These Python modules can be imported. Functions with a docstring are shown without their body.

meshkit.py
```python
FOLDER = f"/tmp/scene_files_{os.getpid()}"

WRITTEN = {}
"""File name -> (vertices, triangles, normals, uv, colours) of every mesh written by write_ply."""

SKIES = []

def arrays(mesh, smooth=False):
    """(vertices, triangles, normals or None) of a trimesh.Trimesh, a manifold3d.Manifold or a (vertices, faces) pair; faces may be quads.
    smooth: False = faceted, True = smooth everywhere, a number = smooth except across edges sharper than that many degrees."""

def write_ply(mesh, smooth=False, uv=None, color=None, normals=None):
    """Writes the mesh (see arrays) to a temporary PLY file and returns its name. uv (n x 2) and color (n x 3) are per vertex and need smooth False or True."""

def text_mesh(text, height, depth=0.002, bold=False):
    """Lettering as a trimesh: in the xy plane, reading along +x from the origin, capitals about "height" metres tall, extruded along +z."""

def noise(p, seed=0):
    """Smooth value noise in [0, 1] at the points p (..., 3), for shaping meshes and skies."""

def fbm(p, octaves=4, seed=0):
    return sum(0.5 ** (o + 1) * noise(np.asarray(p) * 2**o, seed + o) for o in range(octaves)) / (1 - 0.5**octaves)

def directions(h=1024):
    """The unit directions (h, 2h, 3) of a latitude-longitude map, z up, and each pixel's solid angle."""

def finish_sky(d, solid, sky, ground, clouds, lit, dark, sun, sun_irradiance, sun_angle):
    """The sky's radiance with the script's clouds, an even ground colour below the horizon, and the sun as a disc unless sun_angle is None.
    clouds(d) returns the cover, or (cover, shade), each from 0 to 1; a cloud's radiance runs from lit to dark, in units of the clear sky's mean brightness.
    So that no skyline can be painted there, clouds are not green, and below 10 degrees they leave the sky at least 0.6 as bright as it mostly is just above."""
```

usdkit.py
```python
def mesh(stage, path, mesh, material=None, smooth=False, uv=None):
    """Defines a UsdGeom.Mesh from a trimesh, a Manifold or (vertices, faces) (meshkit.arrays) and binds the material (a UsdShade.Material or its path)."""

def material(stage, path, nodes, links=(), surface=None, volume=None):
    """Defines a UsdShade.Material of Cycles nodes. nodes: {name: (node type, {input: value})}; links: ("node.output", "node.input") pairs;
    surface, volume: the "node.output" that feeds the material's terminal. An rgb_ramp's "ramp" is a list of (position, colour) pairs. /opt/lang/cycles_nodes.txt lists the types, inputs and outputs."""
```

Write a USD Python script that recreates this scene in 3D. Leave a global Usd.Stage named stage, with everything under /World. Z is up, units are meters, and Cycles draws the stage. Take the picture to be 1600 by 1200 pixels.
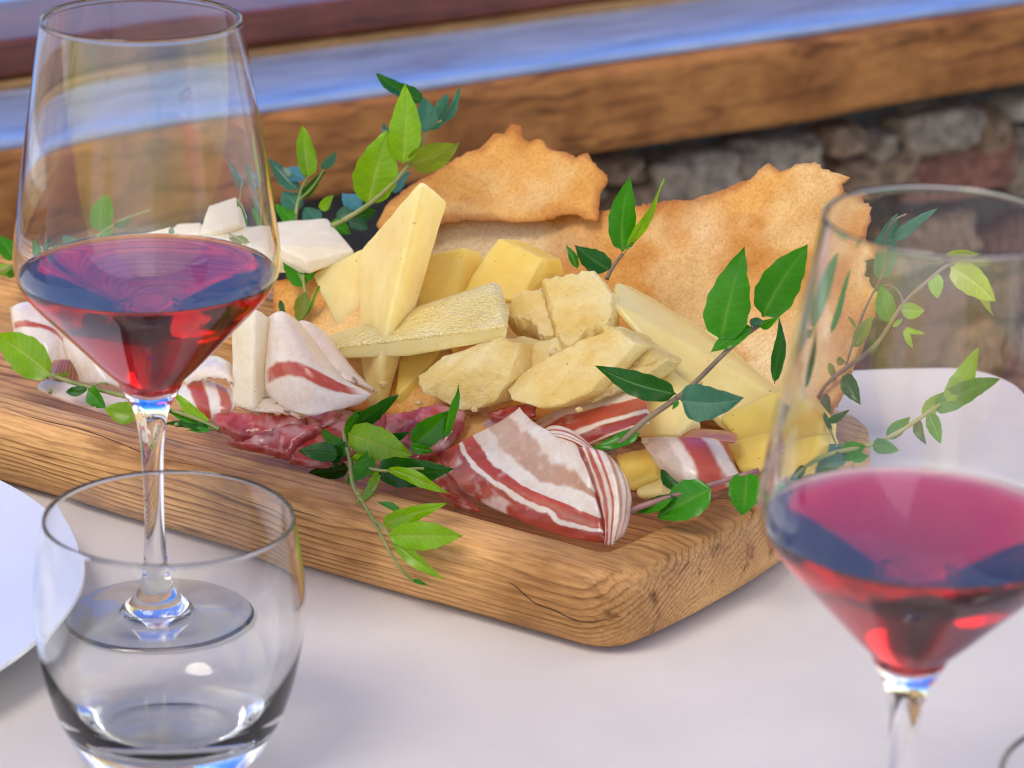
import math, random
import numpy as np
import trimesh, shapely, manifold3d
from scipy.spatial import Delaunay
from scipy.interpolate import RectBivariateSpline, CubicSpline
from pxr import Usd, UsdGeom, UsdLux, UsdShade, Gf, Sdf, Vt
import usdkit, meshkit
from meshkit import fbm, noise

random.seed(7); RNG = np.random.default_rng(7)
stage = Usd.Stage.CreateInMemory()
UsdGeom.Xform.Define(stage, '/World'); UsdGeom.Scope.Define(stage, '/World/Looks')

# ------------------------------------------------------------------ camera
F, PITCH, ROLL, H = 4770.0, 19.85, 1.73, 0.4606          # focal length in photograph pixels, degrees, eye height over the table
_p, _r = math.radians(PITCH), math.radians(ROLL)
fw = np.array([0, math.cos(_p), -math.sin(_p)]); _rt = np.array([1.0, 0, 0]); _up = np.cross(_rt, fw)
rt = _rt*math.cos(_r) + _up*math.sin(_r); up = -_rt*math.sin(_r) + _up*math.cos(_r); EYE = np.array([0, 0, H])
cam = UsdGeom.Camera.Define(stage, '/World/camera')
m4 = np.eye(4); m4[0, :3], m4[1, :3], m4[2, :3], m4[3, :3] = rt, up, -fw, EYE
cam.AddTransformOp().Set(Gf.Matrix4d(*m4.ravel().tolist()))
cam.CreateHorizontalApertureAttr(36.0); cam.CreateVerticalApertureAttr(27.0)
cam.CreateFocalLengthAttr(36.0*F/1600.0); cam.CreateClippingRangeAttr((0.05, 1000.0))
cam.CreateFStopAttr(15.0); cam.CreateFocusDistanceAttr(1.17)
EXPOSURE = 1.44
COVER_OPEN = 0.42  # share of light the added cover lets straight through
cam.CreateExposureAttr(EXPOSURE)

# ------------------------------------------------------------------ sky and sun
SUN = np.array([-0.42, -0.50, 1.0]); SUN = SUN/np.linalg.norm(SUN)
dome = UsdLux.DomeLight.Define(stage, '/World/sky')
CLOUDL = 8.0
skym = usdkit.material(stage, '/World/Looks/sky', {
    'sky': ('sky_texture', {'sky_type': 'single_scattering', 'sun_disc': False, 'sun_elevation': math.asin(SUN[2]),
                            'sun_rotation': math.atan2(SUN[0], SUN[1]), 'air_density': 1.0, 'aerosol_density': 0.5}),
    't': ('texture_coordinate', {}), 'mp': ('mapping', {'location': (8.2, 6.1, 1.4)}), 'n': ('noise_texture', {'scale': 1.5, 'detail': 7.0, 'roughness': 0.58}), 'h': ('hsv', {'hue': 0.525, 'saturation': 1.7, 'value': 1.0}),
    'r': ('rgb_ramp', {'ramp': [(0.47, (0, 0, 0)), (0.60, (1, 1, 1))]}), 'm': ('mix', {'color2': (CLOUDL*1.08, CLOUDL*1.0, CLOUDL*0.84)}),
    'bg': ('background_shader', {'strength': 0.10})},
    [('t.generated', 'mp.vector'), ('mp.vector', 'n.vector'), ('n.fac', 'r.fac'), ('r.color', 'm.fac'), ('sky.color', 'h.color'), ('h.color', 'm.color1'), ('m.color', 'bg.color')], surface='bg.background')
UsdShade.MaterialBindingAPI.Apply(dome.GetPrim()).Bind(skym)
dome.GetPrim().SetCustomDataByKey('kind', 'structure')
sun = UsdLux.DistantLight.Define(stage, '/World/sun')
sun.CreateIntensityAttr(0.4); sun.CreateAngleAttr(24.0); sun.CreateColorAttr((1.0, 0.905, 0.78)); sun.CreateNormalizeAttr(True)
zz = SUN; xx = np.cross([0, 0, 1], zz); xx /= np.linalg.norm(xx); yy = np.cross(zz, xx)
m4 = np.eye(4); m4[0, :3], m4[1, :3], m4[2, :3] = xx, yy, zz
sun.AddTransformOp().Set(Gf.Matrix4d(*m4.ravel().tolist()))

# ------------------------------------------------------------------ helpers
def ray(px, py):
    px, py = np.asarray(px, float)[..., None], np.asarray(py, float)[..., None]
    return fw + rt*(px-800)/F - up*(py-600)/F
def PZ(px, py, z):
    d = ray(px, py); return EYE + d*((z-H)/d[..., 2])[..., None]
def PY(px, py, y):
    d = ray(px, py); return EYE + d*(y/d[..., 1])[..., None]
# the board stands with its near long edge along UD from the corner C0; VD leads away from that edge
C0 = np.array([0.0375, 0.990, 0.0]); UD = np.array([-0.8565, 0.5161, 0]); VD = np.array([0.5161, 0.8565, 0])
def PB(px, py, v):
    """the point v metres behind the board's front edge that is seen at a place of the photograph"""
    d = ray(px, py); t = (np.asarray(v, float) - (EYE-C0)@VD)/(d@VD); return EYE + d*t[..., None]
def size(px, p): return px*float((np.asarray(p)-EYE)@fw)/F

names = {}
def numbered(base, parent='/World'):
    k = (parent, base); names[k] = names.get(k, -1) + 1
    return f'{parent}/{base}' + (f'_{names[k]:03d}' if names[k] else '')
def tag(prim, label=None, cat=None, group=None, kind=None):
    for k, v in (('label', label), ('category', cat), ('group', group), ('kind', kind)):
        if v: prim.SetCustomDataByKey(k, v)
    return prim
def thing(name, label, cat, group=None, mat=None):
    x = UsdGeom.Xform.Define(stage, numbered(name))
    if mat is not None: x.AddTransformOp().Set(Gf.Matrix4d(*np.asarray(mat).T.ravel().tolist()))
    return tag(x.GetPrim(), label, cat, group)
def obj(name, mesh, mat, parent=None, smooth=False, cd=None, label=None, cat=None, group=None, kind=None):
    path = numbered(name, str(parent.GetPath()) if parent else '/World')
    m = usdkit.mesh(stage, path, mesh, f'/World/Looks/{mat}', smooth=smooth)
    if cd is not None:
        UsdGeom.PrimvarsAPI(m).CreatePrimvar('Cd', Sdf.ValueTypeNames.Color3fArray, 'vertex').Set(Vt.Vec3fArray.FromNumpy(np.asarray(cd, np.float32)))
    m.CreateDoubleSidedAttr(True)
    return tag(m.GetPrim(), label, cat, group, kind)
def mat(name, nodes, links, surface='p.BSDF', volume=None):
    return usdkit.material(stage, f'/World/Looks/{name}', nodes, links, surface=surface, volume=volume)

def lathe(profile, seg=96, flip=None):
    """closed solid of revolution from an (r, z) profile that starts and ends on the axis"""
    pr = np.array(profile, float); a = np.linspace(0, 2*np.pi, seg, endpoint=False)
    V = []; idx = []
    for r, z in pr:
        if r < 1e-7: idx.append([len(V)]*seg); V.append((0, 0, z))
        else:
            idx.append(list(range(len(V), len(V)+seg))); V += [(r*c, r*s, z) for c, s in zip(np.cos(a), np.sin(a))]
    Fc = []
    for i in range(len(pr)-1):
        A, B = idx[i], idx[i+1]
        for k in range(seg):
            l = (k+1) % seg
            if A[k] != A[l]: Fc.append((A[k], A[l], B[l] if B[k] != B[l] else B[k]))
            if B[k] != B[l]: Fc.append((A[k], B[l], B[k]))
    m = trimesh.Trimesh(np.array(V), np.array(Fc), process=False)
    if (m.volume < 0) if flip is None else flip: m.invert()
    return m
def spline_profile(pts, n):
    """smooth resampling of a profile by arc length"""
    p = np.array(pts, float); s = np.r_[0, np.cumsum(np.linalg.norm(np.diff(p, axis=0), axis=1))]
    t = np.linspace(0, s[-1], n); c = np.maximum(CubicSpline(s, p, bc_type='natural')(t), 0); c[0], c[-1] = p[0], p[-1]; return c
def tube(points, radii, n=8, res=6):
    p = np.array(points, float); s = np.r_[0, np.cumsum(np.linalg.norm(np.diff(p, axis=0), axis=1))]
    if len(p) > 2: t = np.linspace(0, s[-1], (len(p)-1)*res+1); c = CubicSpline(s, p)(t)
    else: t = np.linspace(0, s[-1], res); c = p[0]+(p[1]-p[0])*(t/s[-1])[:, None]
    r = np.interp(t, s, radii) if np.ndim(radii) else np.full(len(t), radii)
    T = np.gradient(c, axis=0); T /= np.linalg.norm(T, axis=1, keepdims=True)
    ref = np.array([0.3, 0.2, 1.0]); V = []
    for k in range(len(c)):
        a = np.cross(T[k], ref); a /= np.linalg.norm(a); b = np.cross(T[k], a)
        for q in range(n):
            an = 2*np.pi*q/n; V.append(c[k]+r[k]*(math.cos(an)*a+math.sin(an)*b))
    Fc = []
    for k in range(len(c)-1):
        for q in range(n):
            a0, a1, b0, b1 = k*n+q, k*n+(q+1) % n, (k+1)*n+q, (k+1)*n+(q+1) % n
            Fc += [(a0, a1, b1), (a0, b1, b0)]
    V += [c[0], c[-1]]; e = len(V)
    for q in range(n): Fc += [(e-2, (q+1) % n, q), (e-1, (len(c)-1)*n+q, (len(c)-1)*n+(q+1) % n)]
    return trimesh.Trimesh(np.array(V), np.array(Fc), process=False)
def hull(pts, r=0.0012, edge=0.0022, amp=0.0003, freq=180.0, seed=0, octaves=3):
    """rounded convex body through the points, its surface roughened"""
    s = trimesh.creation.icosphere(1, r).vertices
    m = manifold3d.Manifold.hull_points(np.vstack([s+p for p in np.asarray(pts)]))
    m = m.refine_to_length(edge).to_mesh()
    t = trimesh.Trimesh(np.array(m.vert_properties[:, :3]), np.array(m.tri_verts)); t.merge_vertices(digits_vertex=7)
    n = t.vertex_normals
    t.vertices = t.vertices + n*((fbm(t.vertices*freq, octaves, seed)-0.5)*2*amp)[:, None]
    return t
def vplane(*anchors):
    """depth over the picture as a plane through anchors (px, py, v)"""
    a = np.array(anchors, float); A = np.c_[a[:, :2], np.ones(len(a))]
    k = np.linalg.lstsq(A, a[:, 2], rcond=None)[0]
    return lambda x, y: k[0]*x+k[1]*y+k[2]
def ragged(poly, step, amp, seed):
    """outline made denser and torn"""
    P = np.array(poly, float); out = []
    for a, b in zip(P, np.roll(P, -1, 0)):
        n = max(1, int(np.linalg.norm(b-a)/step)); out += [a+(b-a)*k/n for k in range(n)]
    Q = np.array(out); q3 = np.c_[Q/11.0, np.full(len(Q), seed*3.3)]
    q4, q5 = np.c_[Q/30.0, q3[:, 2]], np.c_[Q/4.5, q3[:, 2]]; big = ss(.42, .62, fbm(q4+7, 2, seed))
    j = lambda q, k: np.c_[fbm(q, 2, seed+k)-0.5, fbm(q+31, 2, seed+9+k)-0.5]
    jit = np.random.default_rng(seed+77).uniform(-.3, .3, Q.shape)
    return Q + amp*jit*big[:, None] + amp*(j(q3, 0)*.55*big[:, None]+j(q4, 3)*1.3+j(q5, 5)*(.25+1.1*big[:, None]))
def sheet(outline, vf, thick, step=7.0, rag=0.0, amp=0.0, freq=60.0, seed=0, wave=None, fine=0.0, finefreq=400.0):
    """a torn or cut sheet of even thickness; its front runs through the outline's points at the depth vf(px, py)"""
    Q = ragged(outline, step, rag, seed) if rag else ragged(outline, step, 0, seed)
    poly = shapely.Polygon(Q).buffer(0)
    if poly.geom_type != 'Polygon': poly = max(poly.geoms, key=lambda g: g.area)
    Q = np.array(poly.exterior.coords)[:-1]
    x0, y0, x1, y1 = poly.bounds
    g = np.stack(np.meshgrid(np.arange(x0, x1, step), np.arange(y0, y1, step)), -1).reshape(-1, 2)
    g = g + np.random.default_rng(seed).uniform(-.3, .3, g.shape)*step
    inner = poly.buffer(-step*.55); g = g[shapely.contains_xy(inner, g[:, 0], g[:, 1])]
    P = np.vstack([Q, g]); tri = Delaunay(P).simplices
    c = P[tri].mean(1); tri = tri[shapely.contains_xy(poly, c[:, 0], c[:, 1])]
    vv = vf(P[:, 0], P[:, 1]); X = PB(P[:, 0], P[:, 1], vv)
    if wave is not None: X = X + wave(P, X)
    t = trimesh.Trimesh(X, tri, process=False)
    toward = (EYE-X.mean(0)); fn = t.face_normals; flip = fn@toward < 0; tri[flip] = tri[flip][:, ::-1]
    t = trimesh.Trimesh(X, tri, process=False); n = t.vertex_normals
    mean = n.mean(0); mean /= np.linalg.norm(mean)
    d = (fbm(X*freq, 3, seed)-0.5)*2*amp
    if fine: d = d + (fbm(X*finefreq, 3, seed+5)-0.5)*2*fine
    X = X + n*d[:, None]
    e = np.sort(np.vstack([tri[:, [0, 1]], tri[:, [1, 2]], tri[:, [2, 0]]]), 1)
    de = np.vstack([tri[:, [0, 1]], tri[:, [1, 2]], tri[:, [2, 0]]])
    u_, inv, cnt = np.unique(e, axis=0, return_inverse=True, return_counts=True)
    border = de[cnt[inv.ravel()] == 1]; bv = np.unique(border)
    back = X - (0.6*mean+0.4*n)*thick
    X2 = X.copy(); X2[bv] -= mean*thick*0.28; back[bv] += mean*thick*0.28
    N = len(X); V = np.vstack([X2, back])
    side = np.vstack([np.c_[border[:, 1], border[:, 0], border[:, 0]+N], np.c_[border[:, 1], border[:, 0]+N, border[:, 1]+N]])
    return trimesh.Trimesh(V, np.vstack([tri, tri[:, ::-1]+N, side]), process=False), np.vstack([P, P])
def patch(net, nu=40, nv=40, thick=0.0016, seed=0, amp=0.0004, freq=120.0):
    """a soft slice through a net of points (rows of (px, py, v)); returns the solid and each vertex's (u, v)"""
    A = np.array(net, float); r, c = A.shape[:2]
    W = PB(A[..., 0], A[..., 1], A[..., 2])
    tu, tv = np.linspace(0, 1, nu), np.linspace(0, 1, nv)
    S = np.stack([RectBivariateSpline(np.linspace(0, 1, r), np.linspace(0, 1, c), W[..., k], kx=min(3, r-1), ky=min(3, c-1))(tv, tu) for k in range(3)], -1)
    X = S.reshape(-1, 3); uu, vv = np.meshgrid(tu, tv)
    q = np.arange(nu*nv).reshape(nv, nu); a, b, cc, d = q[:-1, :-1].ravel(), q[:-1, 1:].ravel(), q[1:, 1:].ravel(), q[1:, :-1].ravel()
    tri = np.vstack([np.c_[a, d, cc], np.c_[a, cc, b]])
    t = trimesh.Trimesh(X, tri, process=False)
    if (t.face_normals@(EYE-X.mean(0))).mean() < 0: tri = tri[:, ::-1]; t = trimesh.Trimesh(X, tri, process=False)
    n = t.vertex_normals; X = X+n*((fbm(X*freq, 3, seed)-.5)*2*amp)[:, None]
    ring = np.r_[q[0, :-1], q[:-1, -1], q[-1, :0:-1], q[:0:-1, 0]]
    back = X-n*thick; N = len(X); V = np.vstack([X, back])
    V[ring] -= n[ring]*thick*.3; V[ring+N] += n[ring]*thick*.3
    de = np.vstack([tri[:, [0, 1]], tri[:, [1, 2]], tri[:, [2, 0]]]); e = np.sort(de, 1)
    _, inv, cnt = np.unique(e, axis=0, return_inverse=True, return_counts=True); bd = de[cnt[inv.ravel()] == 1]
    side = np.vstack([np.c_[bd[:, 1], bd[:, 0], bd[:, 0]+N], np.c_[bd[:, 1], bd[:, 0]+N, bd[:, 1]+N]])
    uv = np.c_[uu.ravel(), vv.ravel()]
    return trimesh.Trimesh(V, np.vstack([tri, tri[:, ::-1]+N, side]), process=False), np.vstack([uv, uv])
def ss(a, b, x): t = np.clip((x-a)/(b-a), 0, 1); return t*t*(3-2*t)
def blend(a, b, t): return np.asarray(a)*(1-t[:, None]) + np.asarray(b)*t[:, None]
def pts(*l): return [PB(*q) for q in l]
def back(p, dv, dz=0.0): return [q+VD*dv+np.array([0, 0, dz]) for q in p]

# ------------------------------------------------------------------ materials
TC = ('texture_coordinate', {})
def wood(name, light, mid, dark, pith, ring, gloss=0.45, stretch=7.0, spec=0.2, bump=0.25, streak=0.5, coat=0.0, warp=0.010, blot=0.7):
    """growth rings round an axis along local x, with pores and streaks along the grain"""
    mat(name, {
        't': TC, 'sh': ('mapping', {'location': (0, -pith[0], -pith[1]), 'scale': (1, 1, 1)}),
        'sq': ('mapping', {'scale': (1/stretch, 1, 1)}),
        'n1': ('noise_texture', {'scale': 14.0, 'detail': 2.0, 'roughness': 0.45}),
        'n1c': ('vector_math', {'math_type': 'subtract', 'vector2': (0.5, 0.5, 0.5)}),
        'n1s': ('vector_math', {'math_type': 'scale', 'scale': warp}),
        'add': ('vector_math', {'math_type': 'add'}), 'fl': ('vector_math', {'math_type': 'multiply', 'vector2': (0, 1, 1)}),
        'len': ('vector_math', {'math_type': 'length'}),
        'div': ('math', {'math_type': 'multiply', 'value2': 1.0/ring}), 'fr': ('math', {'math_type': 'fraction'}),
        'wob': ('noise_texture', {'scale': 60.0, 'detail': 2.0}), 'wobm': ('math', {'math_type': 'multiply_add', 'value2': 3.2}),
        'rr0': ('rgb_ramp', {'ramp': [(0, light), (0.40, light), (0.70, mid), (0.88, dark), (1.0, light)]}), 'msk': ('noise_texture', {'scale': 38.0, 'detail': 3.0, 'roughness': 0.55}), 'mskr': ('rgb_ramp', {'ramp': [(0.36, (0.12,)*3), (0.62, (1, 1, 1))]}), 'rr': ('mix', {'color1': tuple(np.array(light)*.82+np.array(mid)*.18)}),
        'fine': ('mapping', {'scale': (1/14.0, 1, 1)}),
        'fib': ('noise_texture', {'scale': 900.0, 'detail': 3.0, 'roughness': 0.6}), 'fibr': ('rgb_ramp', {'ramp': [(0.3, (0.62, 0.58, 0.52)), (0.6, (1.08, 1.06, 1.02))]}),
        'm1': ('mix', {'mix_type': 'multiply', 'fac': 0.9}),
        'str': ('noise_texture', {'scale': 110.0, 'detail': 4.0, 'roughness': 0.65}), 'strr': ('rgb_ramp', {'ramp': [(0.28, (0.25, 0.16, 0.10)), (0.42, (1, 1, 1)), (1, (1, 1, 1))]}),
        'm2': ('mix', {'mix_type': 'multiply', 'fac': streak}),
        'blo': ('noise_texture', {'scale': 16.0, 'detail': 4.0, 'roughness': 0.6}), 'blor': ('rgb_ramp', {'ramp': [(0.32, (0.55, 0.46, 0.38)), (0.55, (1.05, 1.03, 1.0))]}),
        'm3': ('mix', {'mix_type': 'multiply', 'fac': blot}),
        'bh': ('math', {'math_type': 'add'}), 'fibb': ('rgb_to_bw', {}), 'rrb': ('rgb_to_bw', {}),
        'b': ('bump', {'strength': bump, 'distance': 0.0012}),
        'p': ('principled_bsdf', {'roughness': gloss, 'specular_ior_level': spec, 'coat_weight': coat, 'coat_roughness': 0.18})},
        [('t.object', 'sh.vector'), ('sh.vector', 'sq.vector'), ('sq.vector', 'n1.vector'), ('n1.color', 'n1c.vector1'), ('n1c.vector', 'n1s.vector1'),
         ('n1s.vector', 'add.vector1'), ('sh.vector', 'add.vector2'), ('add.vector', 'fl.vector1'), ('fl.vector', 'len.vector1'),
         ('len.value', 'div.value1'), ('sq.vector', 'wob.vector'), ('wob.fac', 'wobm.value1'), ('div.value', 'wobm.value3'), ('wobm.value', 'fr.value1'),
         ('fr.value', 'rr0.fac'), ('rr0.color', 'rr.color2'), ('sq.vector', 'msk.vector'), ('msk.fac', 'mskr.fac'), ('mskr.color', 'rr.fac'), ('t.object', 'fine.vector'), ('fine.vector', 'fib.vector'), ('fib.fac', 'fibr.fac'),
         ('rr.color', 'm1.color1'), ('fibr.color', 'm1.color2'), ('sq.vector', 'str.vector'), ('str.fac', 'strr.fac'), ('m1.color', 'm2.color1'), ('strr.color', 'm2.color2'),
         ('sh.vector', 'blo.vector'), ('blo.fac', 'blor.fac'), ('m2.color', 'm3.color1'), ('blor.color', 'm3.color2'), ('m3.color', 'p.base_color'),
         ('fibr.color', 'fibb.color'), ('m2.color', 'rrb.color'), ('fibb.val', 'bh.value1'), ('rrb.val', 'bh.value2'), ('bh.value', 'b.height'), ('b.normal', 'p.normal')])
wood('board_wood', (0.63, 0.365, 0.15), (0.49, 0.255, 0.092), (0.17, 0.066, 0.022), (0.13, -0.13), 0.0023, gloss=0.42, streak=0.9, warp=0.009, stretch=9.0, blot=0.9)
wood('beam_wood', (0.40, 0.175, 0.05), (0.31, 0.125, 0.034), (0.13, 0.048, 0.014), (0.10, -0.16), 0.014, gloss=0.45, stretch=6.0, streak=1.0, warp=0.05, blot=1.0)
wood('rail_wood', (0.16, 0.042, 0.02), (0.13, 0.032, 0.016), (0.08, 0.02, 0.01), (0.10, -0.1), 0.008, gloss=0.3, streak=0.3, spec=0.5)
wood('tan_wood', (0.36, 0.22, 0.10), (0.30, 0.17, 0.07), (0.16, 0.08, 0.03), (0.10, -0.1), 0.008, gloss=0.5, streak=0.4)
mat('sill_sky_tint', {  # blue-grey base colour imitates the sky mirrored on the boards
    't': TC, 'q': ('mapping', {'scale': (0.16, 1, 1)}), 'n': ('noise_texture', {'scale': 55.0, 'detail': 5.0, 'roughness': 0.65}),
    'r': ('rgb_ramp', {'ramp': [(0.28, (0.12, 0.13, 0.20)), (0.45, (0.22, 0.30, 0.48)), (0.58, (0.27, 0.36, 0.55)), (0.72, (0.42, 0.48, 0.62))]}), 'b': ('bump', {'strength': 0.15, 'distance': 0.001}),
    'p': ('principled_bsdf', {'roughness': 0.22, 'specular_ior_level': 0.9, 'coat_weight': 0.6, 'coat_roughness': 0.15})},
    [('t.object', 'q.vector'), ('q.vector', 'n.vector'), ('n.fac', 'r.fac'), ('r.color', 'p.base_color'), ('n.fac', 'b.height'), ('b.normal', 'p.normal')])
for nm, a, b in (('stone_grey', (0.10, 0.08, 0.055), (0.42, 0.33, 0.23)), ('stone_brown', (0.10, 0.062, 0.034), (0.38, 0.245, 0.14)),
                 ('stone_red', (0.11, 0.042, 0.026), (0.32, 0.135, 0.078)), ('stone_dark', (0.055, 0.022, 0.016), (0.19, 0.085, 0.055)), ('stone_pale', (0.25, 0.22, 0.18), (0.46, 0.41, 0.33)), ('mortar', (0.035, 0.03, 0.025), (0.09, 0.075, 0.06)),
                 ('mortar_grey', (0.16, 0.15, 0.14), (0.3, 0.28, 0.26)), ('floor_stone', (0.2, 0.18, 0.15), (0.33, 0.3, 0.26))):
    mat(nm, {'t': TC, 'n': ('noise_texture', {'scale': 90.0, 'detail': 6.0, 'roughness': 0.75}), 'r': ('rgb_ramp', {'ramp': [(0.36, a), (0.62, b)]}),
             'b': ('bump', {'strength': 0.6, 'distance': 0.003}), 'p': ('principled_bsdf', {'roughness': 0.85})},
        [('t.object', 'n.vector'), ('n.fac', 'r.fac'), ('r.color', 'p.base_color'), ('n.fac', 'b.height'), ('b.normal', 'p.normal')])
mat('cloth', {
    't': TC, 'wx': ('wave_texture', {'wave_type': 'bands', 'bands_direction': 'x', 'scale': 640.0, 'distortion': 0.8, 'detail': 1.0}),
    'wy': ('wave_texture', {'wave_type': 'bands', 'bands_direction': 'y', 'scale': 640.0, 'distortion': 0.8, 'detail': 1.0}),
    'mx': ('math', {'math_type': 'multiply'}), 'n': ('noise_texture', {'scale': 14.0, 'detail': 3.0}), 'n2': ('noise_texture', {'scale': 900.0, 'detail': 2.0}),
    'r': ('rgb_ramp', {'ramp': [(0.3, (0.60, 0.565, 0.54)), (0.7, (0.67, 0.635, 0.61))]}),
    'ad': ('math', {'math_type': 'add'}), 'und': ('noise_texture', {'scale': 7.0, 'detail': 2.0, 'roughness': 0.4, 'distortion': 0.8}), 'b0': ('bump', {'strength': 0.5, 'distance': 0.012}), 'b': ('bump', {'strength': 0.32, 'distance': 0.0004}),
    'p': ('principled_bsdf', {'roughness': 0.8, 'sheen_weight': 0.15, 'specular_ior_level': 0.2})},
    [('t.object', 'wx.vector'), ('t.object', 'wy.vector'), ('t.object', 'n.vector'), ('t.object', 'n2.vector'), ('wx.fac', 'mx.value1'), ('wy.fac', 'mx.value2'), ('n.fac', 'r.fac'), ('r.color', 'p.base_color'),
     ('t.object', 'und.vector'), ('und.fac', 'b0.height'), ('b0.normal', 'b.normal'), ('mx.value', 'ad.value1'), ('n2.fac', 'ad.value2'), ('ad.value', 'b.height'), ('b.normal', 'p.normal')])
mat('porcelain', {'n': ('noise_texture', {'scale': 3.0}), 'p': ('principled_bsdf', {'base_color': (0.72, 0.74, 0.78), 'roughness': 0.12, 'specular_ior_level': 0.6, 'coat_weight': 0.5, 'coat_roughness': 0.04})}, [])
mat('glass', {'p': ('glass_bsdf', {'color': (0.99, 0.99, 0.99), 'roughness': 0.0, 'IOR': 1.5})}, [])
mat('tumbler_glass', {'p': ('glass_bsdf', {'color': (0.985, 0.99, 0.99), 'roughness': 0.0, 'IOR': 1.5})}, [])
mat('wine', {'p': ('glass_bsdf', {'color': (1, 1, 1), 'roughness': 0.0, 'IOR': 1.40}), 'v': ('absorption_volume', {'color': (0.958, 0.0, 0.10), 'density': 300.0})}, [], volume='v.volume')

def cheese(name, a, b, c, rough=0.4, bumps=0.15, scale=260.0, sss=0.35, spec=0.35, dist=0.0008, glint=None):
    nodes = {'t': TC, 'n': ('noise_texture', {'scale': 55.0, 'detail': 4.0, 'roughness': 0.6}), 'r': ('rgb_ramp', {'ramp': [(0.3, a), (0.52, b), (0.74, c)]}),
             'n2': ('noise_texture', {'scale': scale, 'detail': 5.0, 'roughness': 0.65}), 'sp': ('noise_texture', {'scale': 420.0, 'detail': 1.0}),
             'spr': ('rgb_ramp', {'ramp': [(0.2, (0.55, 0.42, 0.3)), (0.26, (1, 1, 1))]}), 'm': ('mix', {'mix_type': 'multiply', 'fac': 0.8}),
             'b': ('bump', {'strength': bumps, 'distance': dist}),
             'p': ('principled_bsdf', {'roughness': rough, 'specular_ior_level': spec, 'subsurface_weight': sss, 'subsurface_radius': (1.0, 0.62, 0.25), 'subsurface_scale': 0.004})}
    links = [('t.object', 'n.vector'), ('t.object', 'n2.vector'), ('t.object', 'sp.vector'), ('n.fac', 'r.fac'), ('sp.fac', 'spr.fac'), ('r.color', 'm.color1'), ('spr.color', 'm.color2'),
             ('m.color', 'p.base_color'), ('b.normal', 'p.normal')]
    if glint:
        nodes['v'] = ('voronoi_texture', {'scale': glint, 'feature': 'smooth_f1', 'smoothness': 0.6, 'randomness': 1.0}); nodes['vm'] = ('mapping', {'scale': (1, 1, 1)})
        links += [('t.object', 'vm.vector'), ('vm.vector', 'v.vector'), ('v.distance', 'b.height')]
    else: links.append(('n2.fac', 'b.height'))
    mat(name, nodes, links)
cheese('pale_cheese', (0.68, 0.50, 0.17), (0.73, 0.565, 0.225), (0.76, 0.61, 0.28), rough=0.34, sss=0.5, spec=0.25)
cheese('yellow_cheese', (0.69, 0.45, 0.075), (0.73, 0.50, 0.105), (0.76, 0.55, 0.16), rough=0.33, sss=0.5, spec=0.25)
cheese('glossy_cheese', (0.70, 0.50, 0.15), (0.75, 0.57, 0.22), (0.80, 0.66, 0.34), rough=0.3, bumps=1.0, glint=760.0, spec=0.7, dist=0.0011)
cheese('crumbly_cheese', (0.66, 0.42, 0.10), (0.74, 0.55, 0.22), (0.80, 0.66, 0.36), rough=0.5, bumps=0.9, scale=420.0, dist=0.0018, spec=0.25)
cheese('white_cheese', (0.68, 0.57, 0.40), (0.73, 0.64, 0.48), (0.76, 0.68, 0.54), rough=0.55, bumps=0.6, sss=0.25, dist=0.0014)
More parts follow.
